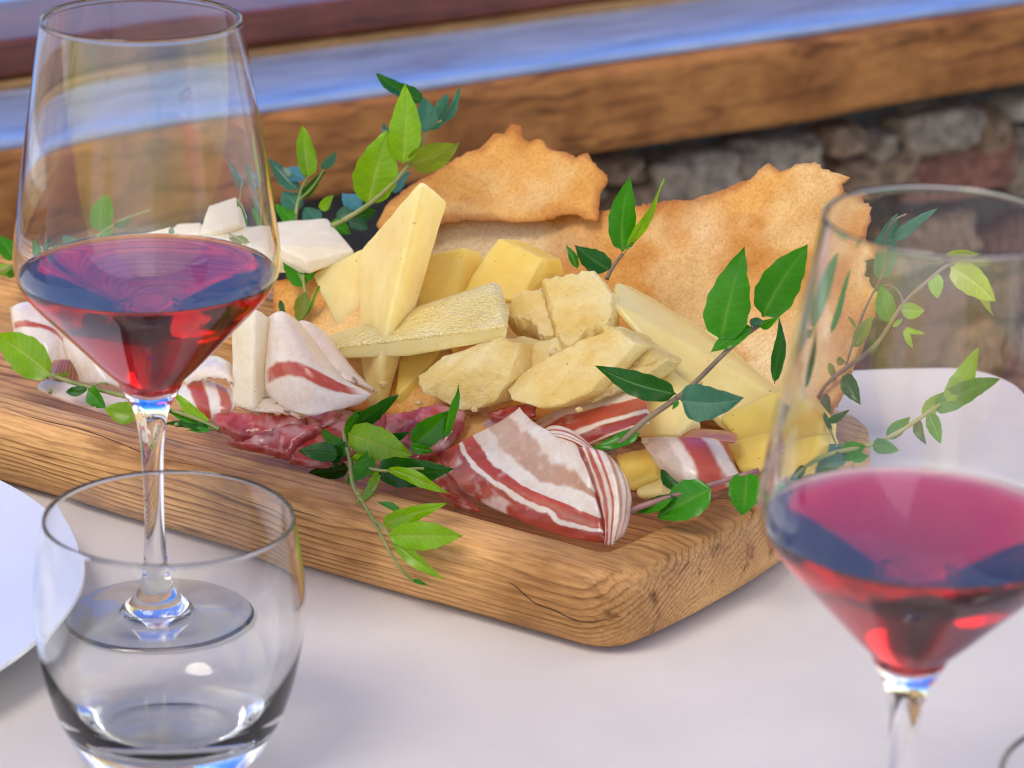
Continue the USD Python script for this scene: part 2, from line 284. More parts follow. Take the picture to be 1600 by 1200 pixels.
mat('flatbread', {
    't': TC, 'a': ('attribute', {'attribute': 'Cd'}), 'n': ('noise_texture', {'scale': 760.0, 'detail': 4.0, 'roughness': 0.7}), 'n0': ('noise_texture', {'scale': 36.0, 'detail': 5.0, 'roughness': 0.62}),
    'r0': ('rgb_ramp', {'ramp': [(0.3, (0.82, 0.71, 0.56)), (0.5, (1, 1, 1)), (0.68, (1.10, 1.14, 1.12))]}),
    'r': ('rgb_ramp', {'ramp': [(0.30, (0.74, 0.64, 0.52)), (0.48, (1, 1, 1)), (0.70, (1.14, 1.2, 1.2))]}), 'm': ('mix', {'mix_type': 'multiply', 'fac': 0.9}), 'm0': ('mix', {'mix_type': 'multiply', 'fac': 0.8}),
    'b': ('bump', {'strength': 0.5, 'distance': 0.0006}), 'p': ('principled_bsdf', {'roughness': 0.6, 'specular_ior_level': 0.15}), 'tr': ('translucent_bsdf', {}), 'x': ('mix_closure', {'fac': 0.12})},
    [('t.object', 'n.vector'), ('t.object', 'n0.vector'), ('n0.fac', 'r0.fac'), ('a.color', 'm0.color1'), ('r0.color', 'm0.color2'), ('m0.color', 'm.color1'), ('n.fac', 'r.fac'), ('r.color', 'm.color2'),
     ('m.color', 'p.base_color'), ('m.color', 'tr.color'), ('n.fac', 'b.height'), ('b.normal', 'p.normal'), ('p.BSDF', 'x.closure1'), ('tr.BSDF', 'x.closure2')], surface='x.closure')
mat('cured_meat', {
    't': TC, 'a': ('attribute', {'attribute': 'Cd'}), 'n': ('noise_texture', {'scale': 420.0, 'detail': 5.0, 'roughness': 0.7}), 'r': ('rgb_ramp', {'ramp': [(0.3, (0.86, 0.80, 0.78)), (0.55, (1, 1, 1)), (0.75, (1.05, 1.08, 1.08))]}),
    'm': ('mix', {'mix_type': 'multiply', 'fac': 0.75}), 'b': ('bump', {'strength': 0.22, 'distance': 0.0006}),
    'p': ('principled_bsdf', {'roughness': 0.3, 'specular_ior_level': 0.3, 'coat_weight': 0.35, 'coat_roughness': 0.14, 'subsurface_weight': 0.45, 'subsurface_radius': (1.0, 0.45, 0.3), 'subsurface_scale': 0.003})},
    [('t.object', 'n.vector'), ('n.fac', 'r.fac'), ('a.color', 'm.color1'), ('r.color', 'm.color2'), ('m.color', 'p.base_color'), ('n.fac', 'b.height'), ('b.normal', 'p.normal')])
mat('leaf', {
    't': TC, 'a': ('attribute', {'attribute': 'Cd'}), 'n': ('noise_texture', {'scale': 190.0, 'detail': 4.0}), 'r': ('rgb_ramp', {'ramp': [(0.27, (1.5, 0.8, 0.5)), (0.31, (0.75, 0.8, 0.7)), (0.6, (1, 1, 1)), (0.8, (1.2, 1.1, 1.1))]}),
    'm': ('mix', {'mix_type': 'multiply', 'fac': 0.6}), 'b': ('bump', {'strength': 0.2, 'distance': 0.0006}), 'gam': ('mix', {'mix_type': 'multiply', 'fac': 1.0, 'color2': (1.5, 1.35, 0.6)}),
    'p': ('principled_bsdf', {'roughness': 0.24, 'specular_ior_level': 0.3}), 'tr': ('translucent_bsdf', {}), 'x': ('mix_closure', {'fac': 0.3})},
    [('t.object', 'n.vector'), ('n.fac', 'r.fac'), ('a.color', 'm.color1'), ('r.color', 'm.color2'), ('m.color', 'p.base_color'), ('m.color', 'gam.color1'), ('gam.color', 'tr.color'),
     ('n.fac', 'b.height'), ('b.normal', 'p.normal'), ('p.BSDF', 'x.closure1'), ('tr.BSDF', 'x.closure2')], surface='x.closure')
mat('stem_green', {'t': TC, 'n': ('noise_texture', {'scale': 90.0}), 'r': ('rgb_ramp', {'ramp': [(0.35, (0.16, 0.22, 0.05)), (0.65, (0.30, 0.30, 0.10))]}), 'p': ('principled_bsdf', {'roughness': 0.5})},
    [('t.object', 'n.vector'), ('n.fac', 'r.fac'), ('r.color', 'p.base_color')])
mat('stem_brown', {'t': TC, 'n': ('noise_texture', {'scale': 90.0}), 'r': ('rgb_ramp', {'ramp': [(0.35, (0.13, 0.08, 0.05)), (0.65, (0.22, 0.16, 0.09))]}), 'p': ('principled_bsdf', {'roughness': 0.5})},
    [('t.object', 'n.vector'), ('n.fac', 'r.fac'), ('r.color', 'p.base_color')])
mat('stem_purple', {'t': TC, 'n': ('noise_texture', {'scale': 90.0}), 'r': ('rgb_ramp', {'ramp': [(0.35, (0.20, 0.08, 0.08)), (0.65, (0.30, 0.15, 0.13))]}), 'p': ('principled_bsdf', {'roughness': 0.5})},
    [('t.object', 'n.vector'), ('n.fac', 'r.fac'), ('r.color', 'p.base_color')])

# ------------------------------------------------------------------ floor, table, wall
fl = trimesh.creation.box((60, 60, 0.1)); fl.apply_translation((0, 20, -0.80))
obj('floor', fl, 'floor_stone', kind='structure')

# added white slatted table, out of view, meant to give the glasses striped reflections
mat('white_paint', {'t': TC, 'n': ('noise_texture', {'scale': 20.0}), 'r': ('rgb_ramp', {'ramp': [(0.3, (0.78, 0.78, 0.77)), (0.7, (0.83, 0.83, 0.82))]}), 'p': ('principled_bsdf', {'roughness': 0.3})}, [('t.object', 'n.vector'), ('n.fac', 'r.fac'), ('r.color', 'p.base_color')])
wt = thing('added_table', 'white slatted table added out of view to give the glasses striped reflections', 'table')
for k in range(16):
    b = trimesh.creation.box((0.058, 1.5, 0.022)); b.apply_translation((-1.42+0.072*k, -1.15, 0.0)); obj('slat', b, 'white_paint', wt)
for xk in (-1.38, -0.40):
    for yk in (-1.8, -0.5):
        b = trimesh.creation.box((0.05, 0.05, 0.735)); b.apply_translation((xk, yk, -0.3795)); obj('leg', b, 'white_paint', wt)
# unseen fabric cover, added to shade the table and soften the light
mat('added_awning_fabric', {'tr': ('translucent_bsdf', {'color': (0.20, 0.165, 0.125)}), 'd': ('diffuse_bsdf', {'color': (0.6, 0.58, 0.54)}), 'x': ('mix_closure', {'fac': 0.3}),
                      'o': ('transparent_bsdf', {}), 'y': ('mix_closure', {'fac': COVER_OPEN})},
    [('tr.BSDF', 'x.closure1'), ('d.BSDF', 'x.closure2'), ('x.closure', 'y.closure1'), ('o.BSDF', 'y.closure2')], surface='y.closure')
gx, gy = np.meshgrid(np.linspace(-2.6, 2.6, 40), np.linspace(-1.5, 2.6, 40)); gz = 1.75+0.06*np.sin(gx*2.4)*np.sin(gy*2.0)
q = np.arange(1600).reshape(40, 40); qa, qb, qc, qd = q[:-1, :-1].ravel(), q[:-1, 1:].ravel(), q[1:, 1:].ravel(), q[1:, :-1].ravel()
aw = thing('added_awning', 'unseen cream fabric cover added above the table to soften the light', 'added_awning')
obj('fabric', trimesh.Trimesh(np.c_[gx.ravel(), gy.ravel(), gz.ravel()], np.vstack([np.c_[qa, qb, qc], np.c_[qa, qc, qd]]), process=False), 'added_awning_fabric', aw, smooth=True)
for yb in (-1.5, 2.6):
    b = trimesh.creation.box((5.3, 0.06, 0.06)); b.apply_translation((0, yb, 1.80)); obj('bar', b, 'tan_wood', aw)

def rrect(hx, hy, r, n=10):
    out = []
    for cx, cy, a0 in ((hx-r, hy-r, 0), (-hx+r, hy-r, 90), (-hx+r, -hy+r, 180), (hx-r, -hy+r, 270)):
        for k in range(n+1):
            a = math.radians(a0+90*k/n); out.append((cx+r*math.cos(a), cy+r*math.sin(a)))
    return np.array(out)
def loft(rings, cap0=True, cap1=True):
    n = len(rings[0]); V = np.vstack(rings); Fc = []
    for i in range(len(rings)-1):
        for k in range(n):
            l = (k+1) % n; Fc += [(i*n+k, i*n+l, (i+1)*n+l), (i*n+k, (i+1)*n+l, (i+1)*n+k)]
    extra = []
    if cap0: extra.append(rings[0].mean(0)); c = len(V); Fc += [(c, (k+1) % n, k) for k in range(n)]
    if cap1: extra.append(rings[-1].mean(0)); c = len(V)+len(extra)-1; o = (len(rings)-1)*n; Fc += [(c, o+k, o+(k+1) % n) for k in range(n)]
    return trimesh.Trimesh(np.vstack([V]+extra) if extra else V, np.array(Fc), process=False)
# tablecloth: top and hanging sides
HX, HY = 0.45, 0.62
rings = []
base = rrect(HX, HY, 0.035, 12)
for off, z in ((-0.06, 0.0), (-0.012, 0.0), (-0.006, -0.0006), (-0.002, -0.003), (0.0, -0.008), (0.003, -0.06), (0.008, -0.16), (0.012, -0.28)):
    sc = np.array([(HX+off)/HX, (HY+off)/HY]); q = base*sc
    a = np.arctan2(q[:, 1], q[:, 0])
    fold = (0.008*np.sin(a*23)*max(0.0, -z-0.03)/0.25)
    q = q*(1+fold[:, None]); rings.append(np.c_[q, np.full(len(q), z)])
cloth = loft(rings, True, False)
ang = math.radians(5.2); far_corner = np.array([0.238, 1.327])
R2 = np.array([[math.cos(ang), -math.sin(ang)], [math.sin(ang), math.cos(ang)]])
ctr = far_corner - R2@np.array([HX, HY])
T = np.eye(4); T[:2, :2] = R2; T[:2, 3] = ctr
tc = thing('tablecloth', 'off-white woven tablecloth covering the table under the board and glasses', 'tablecloth', mat=T)
obj('cloth', cloth, 'cloth', tc, smooth=50)

# stone parapet wall, its beam, the sky-tinted sill and the red rail: they run along WD
_a = math.radians(35.4); WD = np.array([math.cos(_a), math.sin(_a), 0]); WN = np.array([math.sin(_a), -math.cos(_a), 0])      # WN points towards the table
W0 = PY(600, 297, 1.85)
def wallframe(origin):
    T = np.eye(4); T[:3, 0], T[:3, 1], T[:3, 2], T[:3, 3] = WD, -WN, (0, 0, 1), origin; return T
def PW(px, py, off=0.0):
    """the point seen at a place of the photograph in the wall's face, off metres behind the beam's front"""
    d = ray(px, py); t = ((W0-WN*off-EYE)@WN)/(d@WN); return EYE+d*t
zb, zt = W0[2], PW(600, 159)[2]
def plank(name, x0, x1, y0, y1, z0, z1, m, label, cat, part='plank', bev=0.004, wob=0.0015, seed=0):
    prof = np.array([(y0+bev, z0), (y1-bev, z0), (y1, z0+bev), (y1, z1-bev), (y1-bev, z1), (y0+bev, z1), (y0+bev*.3, z1-bev*.3), (y0, z1-bev), (y0, z0+bev), (y0+bev*.3, z0+bev*.3)])
    xs = np.linspace(x0, x1, 90); rings = []
    for x in xs:
        q = np.c_[np.full(len(prof), x), prof]; w = (fbm(np.c_[q[:, 0]*9, q[:, 1]*30, q[:, 2]*30], 3, seed)-.5)*2*wob
        q[:, 1] += w; q[:, 2] += np.roll(w, 3); rings.append(q)
    t = thing(name, label, cat, mat=wallframe((W0[0], W0[1], 0.0)))
    g = loft(rings)
    if g.volume < 0: g.invert()
    obj(part, g, m, t, smooth=40); return t
def backdepth(px, py, z):
    q = PZ(px, py, z); return float((W0-q)@WN)
plank('wooden_beam', -1.6, 2.2, 0.0, 0.26, zb, zt, 'beam_wood', 'thick brown wooden beam with knotty grain lying on the stone wall', 'beam', 'beam', bev=0.006, seed=1, wob=0.003)
d1 = backdepth(600, 64, zt+0.006)
plank('sky_tint_sill', -1.6, 2.2, 0.010, d1, zt+0.0005, zt+0.006, 'sill_sky_tint', 'sill board on top of the wooden beam, sky reflection coloured in as blue-grey', 'sill', 'board', bev=0.002, seed=2)
ztan = PW(600, 64, d1)[2]; ztan2 = ztan+0.0045
plank('tan_batten', -1.6, 2.2, d1+0.001, d1+0.03, zt+0.001, ztan2, 'tan_wood', 'narrow tan wooden batten along the back of the blue sill', 'batten', 'batten', bev=0.002, seed=3)
zr1 = PW(0, 66, d1+0.004)[2]
plank('red_rail', -1.6, 2.2, d1+0.004, d1+0.11, ztan2+0.0006, zr1, 'rail_wood', 'dark red varnished wooden rail behind the tan batten', 'rail', 'rail', bev=0.005, seed=4)
plank('upper_sill', -1.6, 0.6, d1+0.115, d1+0.34, zt-0.06, zr1-0.004, 'sill_sky_tint', 'second board beyond the red rail, sky reflection coloured in as blue-grey', 'sill', 'board', bev=0.002, seed=5)

wall = thing('stone_wall', 'rough stone wall of brown and reddish stones under the wooden beam', 'wall', mat=wallframe(W0))
def wl(P):
    d = np.asarray(P)-W0; return np.stack([d@WD, -(d@WN), d[..., 2]], -1)
bk = trimesh.creation.box((3.8, 0.2, 0.62)); bk.apply_translation((0.3, 0.155, -0.311)); bk = bk.subdivide().subdivide().subdivide()
bk.vertices[:, 1] += (fbm(bk.vertices*25, 3, 3)-.5)*0.012*(bk.vertices[:, 1] < 0.1)
obj('mortar', bk, 'mortar', wall, smooth=True)
stones = [(947, 259, 70, 40, 'brown'), (1065, 265, 138, 72, 'grey'), (1194, 246, 122, 80, 'grey'), (1297, 214, 64, 50, 'brown'), (1349, 219, 46, 44, 'grey'), (1447, 196, 122, 74, 'grey'),
          (1528, 200, 42, 66, 'brown'), (1592, 160, 84, 36, 'pale'), (1475, 264, 190, 70, 'red'), (1345, 262, 120, 52, 'brown'), (1590, 240, 74, 110, 'grey'), (975, 312, 80, 56, 'brown'), (885, 292, 70, 36, 'brown'),
          (1060, 325, 90, 44, 'brown'), (1150, 318, 88, 60, 'red'), (1240, 310, 90, 50, 'grey'), (1672, 150, 70, 70, 'brown'), (1672, 235, 70, 80, 'red')]
y = 330
rs = random.Random(5)
while y < 760:
    x = 840+rs.uniform(-40, 0); hh = rs.uniform(60, 92)
    while x < 1720:
        w_ = rs.uniform(80, 190)
        if not (y < 345 and x < 1290): stones.append((x+w_/2, y+hh/2+rs.uniform(-4, 4), w_-7, hh-5, rs.choice(['dark', 'dark', 'red', 'brown', 'dark', 'dark'])))
        x += w_
    y += hh
for k, (px, py, w_, h_, col) in enumerate(stones):
    c = wl(PW(px, py, 0.05)); sx, sz = size(w_, PW(px, py, .05))/2*1.35, size(h_, PW(px, py, .05))/2*1.06
    s = trimesh.creation.icosphere(3, 1.0); v = s.vertices
    v = np.sign(v)*np.abs(v)**0.55; v = v*(1+(fbm(v*1.5+k*7.1, 5, k)-.5)*0.75)[:, None]
    s.vertices = v*np.array([sx, 0.026, sz]) + c
    obj('stone', s, 'stone_'+col, wall, smooth=55)

# ------------------------------------------------------------------ serving board
def board_mesh():
    L, W = 0.565, 0.208
    corner = 0.017
    def outline(ins, sag=0.0):
        """local outline (x against UD so grain runs along x), inset by ins"""
        c = max(0.004, corner-ins*0.75); r = rrect(L/2-ins, W/2-ins, c, 8)
        P = []
        for a, b in zip(r, np.roll(r, -1, 0)):
            n = max(1, int(np.linalg.norm(b-a)/0.006)); P += [a+(b-a)*k/n for k in range(n)]
        P = np.array(P)
        y = P[:, 1]+W/2; x = P[:, 0]
        bow = 0.013*np.clip(4*(y/W)*(1-y/W), 0, 1)
        return P, bow
    rings = []; P0, _ = outline(0.0); n0 = len(P0)
    XO = 0.005
    prof = [(0.012, 0.0), (0.0075, 0.0012), (0.0030, 0.005), (0.0010, 0.0105), (0.0, 0.017), (0.0004, 0.0245), (0.0018, 0.0292), (0.0048, 0.0320), (0.0095, 0.0330), (0.0150, 0.0326), (0.0180, 0.0303), (0.0195, 0.0262), (0.0215, 0.018), (0.026, 0.0135), (0.034, 0.0125), (0.06, 0.0122)]
    for ins, z in prof:
        P, bow = outline(ins+(XO if ins > 0.008 and z > 0.012 else 0.0))
        # resample to equal count by angle-preserving arc length
        s = np.r_[0, np.cumsum(np.linalg.norm(np.diff(np.vstack([P, P[:1]]), axis=0), axis=1))]
        t = np.linspace(0, s[-1], 360, endpoint=False); Q = np.vstack([P, P[:1]])
        q = np.c_[np.interp(t, s, Q[:, 0]), np.interp(t, s, Q[:, 1])]
        y = q[:, 1]+W/2; xe = ss(0.19, 0.28, np.abs(q[:, 0]))
        q[:, 0] += np.sign(q[:, 0])*xe*0.013*np.clip(4*(y/W)*(1-y/W), 0, 1)
        taper = 1-0.16*np.clip((0.10-q[:, 0])/0.38, 0, 1)*(y/W); q[:, 1] = y*taper-W/2
        w = (fbm(np.c_[q[:, 0]*18, q[:, 1]*18, np.full(len(q), z*40)], 3, 11)-.5)
        w2 = (fbm(np.c_[q[:, 0]*55, q[:, 1]*55, np.full(len(q), z*120)], 2, 4)-.5)
        zz = z + (w*0.0030+w2*0.0008)*(z > 0.02)
        nrm = q/np.linalg.norm(q, axis=1, keepdims=True)
        q = q + nrm*((w*0.003+w2*0.0012)*(z > 0.001))[:, None]
        rings.append(np.c_[q, zz])
    m = loft(rings)
    if m.volume < 0: m.invert()
    m.vertices += np.array([-L/2+0.005, W/2-0.005, 0]); return m
T = np.eye(4); T[:3, 0], T[:3, 1], T[:3, 2], T[:3, 3] = -UD, VD, (0, 0, 1), C0+np.array([0, 0, 0.0006])
BM = board_mesh(); _bw = trimesh.transform_points(BM.vertices, T)[BM.faces]
def SV(px, py, off):
    """depth (as v) of a point lying off metres in front of the board's own surface there"""
    d = ray(px, py); a, b, c = _bw[:, 0], _bw[:, 1], _bw[:, 2]; e1, e2 = b-a, c-a; h = np.cross(d, e2); det = (e1*h).sum(1); det = np.where(np.abs(det) < 1e-12, 1e-12, det)
    s0 = EYE-a; u = (s0*h).sum(1)/det; q = np.cross(s0, e1); w = (q@d)/det; t = (e2*q).sum(1)/det
    ok = (u >= -1e-6) & (w >= -1e-6) & (u+w <= 1+1e-6) & (t > 0)
    if not ok.any(): return -off
    P = EYE+d*t[ok].min(); return float((P-C0-d/np.linalg.norm(d)*off)@VD)
bd = thing('serving_board', 'long hand-carved wooden serving board with raised rounded rim', 'serving board', mat=T)
obj('body', BM, 'board_wood', bd, smooth=60)
mat('crack_dark', {'p': ('principled_bsdf', {'base_color': (0.03, 0.014, 0.006), 'roughness': 0.9})}, [])
for pth, rr_ in (([(792, 908), (812, 922), (838, 943), (862, 952), (892, 966), (925, 972), (948, 968)], .00022), ([(0, 628), (60, 655), (130, 672), (210, 702), (300, 726)], .0002), ([(330, 757), (400, 782), (470, 800), (560, 838)], .00016), ([(1052, 905), (1075, 880), (1090, 850)], .00015)):
    q = np.array([PB(x, y, SV(x, y, 0.0001)) for x, y in pth]); q = trimesh.transform_points(q, np.linalg.inv(T)); obj('crack', tube(q, np.r_[rr_*.2, np.full(len(q)-2, rr_), rr_*.2], 6), 'crack_dark', bd, smooth=True)

# ------------------------------------------------------------------ glasses and plate
def at(x, y, z=0.0, tilt=None):
    T = np.eye(4)
    if tilt: T = trimesh.transformations.rotation_matrix(math.radians(tilt), [0, 1, 0])
    T[:3, 3] = (x, y, z); return T
WT = 0.0010
def bspline(ctrl, n):
    """clamped cubic B-spline of a control polygon: curvature runs evenly, so reflections do too"""
    from scipy.interpolate import BSpline
    c = np.array(ctrl, float); k = 3; m = len(c); t = np.r_[[0]*k, np.linspace(0, 1, m-k+1), [1]*k]; return BSpline(t, c, k)(np.linspace(0, 1, n))
bowl_i = bspline([(0.0, 0.0889), (0.0035, 0.0889), (0.0095, 0.0921), (0.0225, 0.1062), (0.0355, 0.1203), (0.0440, 0.1296), (0.0456, 0.1375), (0.0441, 0.1500), (0.0406, 0.1750), (0.0367, 0.2000), (0.0329, 0.2222)], 360)
_n = np.gradient(bowl_i, axis=0); _n = np.c_[_n[:, 1], -_n[:, 0]]; _n /= np.linalg.norm(_n, axis=1, keepdims=True)
_o = bowl_i+_n*0.0010
bowl_o = np.vstack([[(0.0095, 0.0884)], _o[(_o[:, 0] > 0.0118)]])
foot_p = np.vstack([[(0, 0.0), (0.032, 0.0002), (0.0362, 0.0006)], spline_profile([(0.0370, 0.0011), (0.0366, 0.0016), (0.0345, 0.0020), (0.025, 0.0029), (0.017, 0.0040), (0.0128, 0.0053), (0.0108, 0.0072)], 40)])
stem_p = spline_profile([(0.0108, 0.0072), (0.0078, 0.0115), (0.0054, 0.0185), (0.0040, 0.030), (0.0038, 0.055), (0.0042, 0.068), (0.0056, 0.079), (0.0077, 0.0855), (0.0095, 0.0884)], 60)
bowl_p = np.vstack([bowl_o, [(0.0338, 0.2229), (0.0335, 0.2232), (0.0331, 0.2229)], bowl_i[::-1]])
_full = lathe(np.vstack([foot_p, stem_p[1:], bowl_p[1:]]), 12, False); FL = bool(_full.volume < 0)
foot_mesh, stem_mesh, bowl_mesh = lathe(foot_p, 144, FL), lathe(stem_p, 144, FL), lathe(bowl_p, 144, FL)
ZW = 0.1325
wi = bowl_i[bowl_i[:, 1] < ZW]; nr = np.gradient(wi, axis=0); nr = np.c_[nr[:, 1], -nr[:, 0]]; nr /= np.linalg.norm(nr, axis=1, keepdims=True)
wo = wi+nr*0.0004; wo[0, 0] = 0.0; rw = np.interp(ZW, bowl_i[:, 1], bowl_i[:, 0])
wine_mesh = lathe(np.vstack([wo, [(rw+0.0004, ZW+0.0009), (rw-0.0001, ZW+0.0009), (rw-0.0006, ZW+0.0003), (rw-0.0016, ZW), (rw*.6, ZW), (0, ZW)]]), 128)
def wine_glass(x, y, label, tilt):
    g = thing('wine_glass', label, 'wine glass', mat=at(x, y, 0.0008, tilt))
    obj('bowl', bowl_mesh, 'glass', g, smooth=50); obj('stem', stem_mesh, 'glass', g, smooth=50); obj('foot', foot_mesh, 'glass', g, smooth=50); obj('wine', wine_mesh, 'wine', g, smooth=50, label='red wine filling the lower bowl')
wine_glass(-0.1259, 1.0084, 'tall stemmed wine glass of red wine standing behind the empty tumbler', -0.7)
wine_glass(0.1159, 0.7985, 'tall stemmed wine glass of red wine standing in front of the board\'s rounded end', 0.3)
to = spline_profile([(0.0255, 0.0003), (0.0285, 0.0035), (0.0318, 0.0085), (0.0362, 0.017), (0.0396, 0.027), (0.0424, 0.040), (0.0436, 0.053), (0.0432, 0.066), (0.0414, 0.079), (0.0402, 0.0855)], 90)
ti = spline_profile([(0.0390, 0.0855), (0.0402, 0.079), (0.0420, 0.066), (0.0424, 0.053), (0.0411, 0.040), (0.0376, 0.028), (0.0330, 0.0195), (0.027, 0.0145), (0.018, 0.0128), (0, 0.0124)], 90)
ZB = 0.0185; to_b, to_w, ti_w, ti_b = to[to[:, 1] <= ZB], to[to[:, 1] > ZB], ti[ti[:, 1] > ZB], ti[ti[:, 1] <= ZB]
t_all = np.vstack([[(0, 0.0012), (0.018, 0.0010), (0.0225, 0.0002)], to, [(0.0400, 0.0862), (0.0396, 0.0864), (0.0392, 0.0861)], ti]); FT = bool(lathe(t_all, 12, False).volume < 0)
wall_mesh = lathe(np.vstack([to_b[-1:], to_w, [(0.0400, 0.0862), (0.0396, 0.0864), (0.0392, 0.0861)], ti_w, ti_b[:1]]), 144, FT)
base_mesh = trimesh.util.concatenate([lathe(np.vstack([[(0, 0.0012), (0.018, 0.0010), (0.0225, 0.0002)], to_b]), 144, FT), lathe(ti_b, 144, FT)])
def tumbler(x, y, label):
    g = thing('tumbler', label, 'tumbler', mat=at(x, y, 0.0006)); obj('wall', wall_mesh, 'tumbler_glass', g, smooth=50); obj('base', base_mesh, 'tumbler_glass', g, smooth=50)
tumbler(-0.1082, 0.9014, 'empty clear rounded tumbler with thick base standing before a stemmed wine glass')
q = PZ(1560, 1215, 0.086); tumbler(q[0]+0.0405, q[1]-0.002, 'clear tumbler of which only the blue-tinted rim shows at the table\'s corner')
pl = lathe(np.vstack([[(0, 0.003), (0.085, 0.003), (0.088, 0.0002), (0.092, 0.0002)], spline_profile([(0.095, 0.0035), (0.11, 0.0085), (0.13, 0.0125), (0.1455, 0.0148)], 14), [(0.1462, 0.0158), (0.1455, 0.0168)],
                      spline_profile([(0.143, 0.0166), (0.128, 0.0150), (0.108, 0.0115), (0.096, 0.0072), (0.088, 0.0058), (0, 0.0056)], 20)]), 144)
g = thing('dinner_plate', 'white glazed dinner plate beside the empty tumbler', 'plate', mat=at(-0.300, 0.997, 0.0005)); obj('plate', pl, 'porcelain', g, smooth=45)

# ------------------------------------------------------------------ flatbread
def bread(name, outline, vf, label, seed, amp=0.0035, thick=0.0022, dark=0.0, wave=None, cream=None):
    m, P = sheet(outline, vf, thick, step=4.2, rag=6.0 if len(outline) > 36 else 4.0, amp=amp, freq=38, seed=seed, wave=wave, fine=0.0005)
    x = m.vertices
    t = fbm(x*42+seed, 4, seed); cd = blend((0.57, 0.245, 0.050), (0.68, 0.345, 0.088), ss(0.35, 0.62, t))
    cd = blend(cd, (0.76, 0.51, 0.22), ss(0.47, 0.64, fbm(x*27+seed*3, 5, seed+2))*.9)
    poly = shapely.Polygon(outline); dist = shapely.distance(poly.exterior, shapely.points(P))
    cd = blend(cd, (0.40, 0.13, 0.032), 0.8*(1-ss(0, 14, dist+26*(fbm(x*70, 3, 8)-.45))))
    if cream: cd = blend(cd, (0.84, 0.66, 0.38), cream(P)*ss(0.2, 0.45, fbm(x*60, 3, 3)))
    obj(name, m, 'flatbread', smooth=True, cd=cd*(1-dark), label=label, cat='flatbread')
B1 = [(586, 350), (600, 322), (640, 287), (685, 269), (722, 242), (749, 231), (771, 207), (786, 207), (798, 191), (812, 194), (816, 212), (826, 220), (838, 214), (846, 216), (854, 229), (884, 239), (902, 248), (919, 241), (928, 256),
      (947, 273), (949, 287), (936, 302), (933, 322), (930, 344), (910, 340), (899, 331), (880, 334), (866, 339), (842, 344), (794, 347), (726, 346), (690, 352), (640, 375), (600, 372)]
B2 = [(560, 640), (600, 560), (640, 440), (665, 360), (690, 338), (760, 322), (850, 320), (945, 327), (1000, 320), (1037, 312), (1075, 311), (1109, 304), (1140, 292), (1165, 281), (1184, 264), (1204, 256), (1219, 266), (1240, 258), (1262, 254), (1279, 257), (1300, 270), (1327, 280), (1318, 290), (1320, 303),
      (1345, 318), (1343, 342), (1336, 368), (1346, 380), (1344, 398), (1326, 400), (1326, 426), (1345, 446), (1358, 452), (1350, 492), (1330, 545), (1311, 590), (1292, 618), (1272, 643), (1240, 652), (1150, 655), (1000, 655), (800, 655)]
def lean(x, y): return 0.152+0.066*(640-y)/350+0.010*np.sin((x-560)/190.)
bread('flatbread', B2, lean, 'large golden sheet of crisp flatbread standing upright behind the cheese', 3, cream=lambda P: np.maximum(np.exp(-((P[:, 0]-765)/110)**2-((P[:, 1]-375)/34)**2)*1.5, np.exp(-((P[:, 0]-1190)/80)**2-((P[:, 1]-570)/70)**2)).clip(0, 1)+.55*np.exp(-((P[:, 0]-1095)/38)**2-((P[:, 1]-360)/45)**2), thick=0.0017)
bread('flatbread', B1, lambda x, y: lean(x, y)-0.0055-0.004*ss(300, 340, y), 'smaller torn piece of flatbread with a pointed peak at the back', 12, thick=0.0017)
bread('flatbread', [(425, 440), (500, 418), (570, 425), (640, 480), (705, 545), (700, 640), (640, 656), (590, 652), (540, 640), (480, 600), (430, 530)], vplane((500, 420, .135), (560, 640, .088), (700, 600, .098)), 'golden flatbread piece lying beneath the cheese wedges', 21, amp=0.002)
bread('flatbread', [(590, 690), (600, 660), (700, 640), (820, 650), (860, 690), (700, 720)], vplane((600, 690, .06), (860, 690, .06), (700, 640, .08)), 'flatbread scrap lying beneath the cured meat', 27, amp=0.001)

# ------------------------------------------------------------------ cheese
def chunk(name, mat_, front, bv, label, cat='cheese', r=0.0016, amp=0.0004, freq=180, seed=0, extra=(), dz=-0.004, edge=0.0022, smooth=38, octaves=3):
    p = pts(*front); b = back(p, bv, dz) if bv else []
    return obj(name, hull(list(p)+b+pts(*extra), r, edge, amp, freq, seed, octaves), mat_, smooth=smooth, label=label, cat=cat)
chunk('cheese_wedge', 'pale_cheese', [(568, 397, .128), (659, 291, .112), (691, 318, .132), (570, 560, .100), (598, 560, .088), (640, 490, .118), (584, 632, .090), (596, 636, .089)], 0, 'tall pale cheese wedge standing upright on its narrow tip', extra=[(600, 400, .15), (600, 560, .11)])
chunk('cheese_wedge', 'pale_cheese', [(496, 431, .130), (566, 396, .135), (570, 512, .122), (533, 511, .118)], 0.014, 'flat pale cheese slice leaning behind the tall wedge\'s lower edge', seed=2)
chunk('cheese_wedge', 'yellow_cheese', [(671, 404, .146), (724, 393, .150), (737, 412, .152), (700, 520, .118), (676, 560, .105), (631, 641, .092), (624, 618, .092), (640, 480, .118)], 0.010, 'yellow cheese wedge tucked between tall wedge and bread, tip showing below', seed=3)
chunk('cheese_wedge', 'yellow_cheese', [(782, 379, .158), (844, 408, .158), (848, 428, .158), (812, 470, .143), (730, 462, .135), (742, 436, .142)], 0.014, 'yellow cheese piece with pointed top leaning on the bread', seed=4)
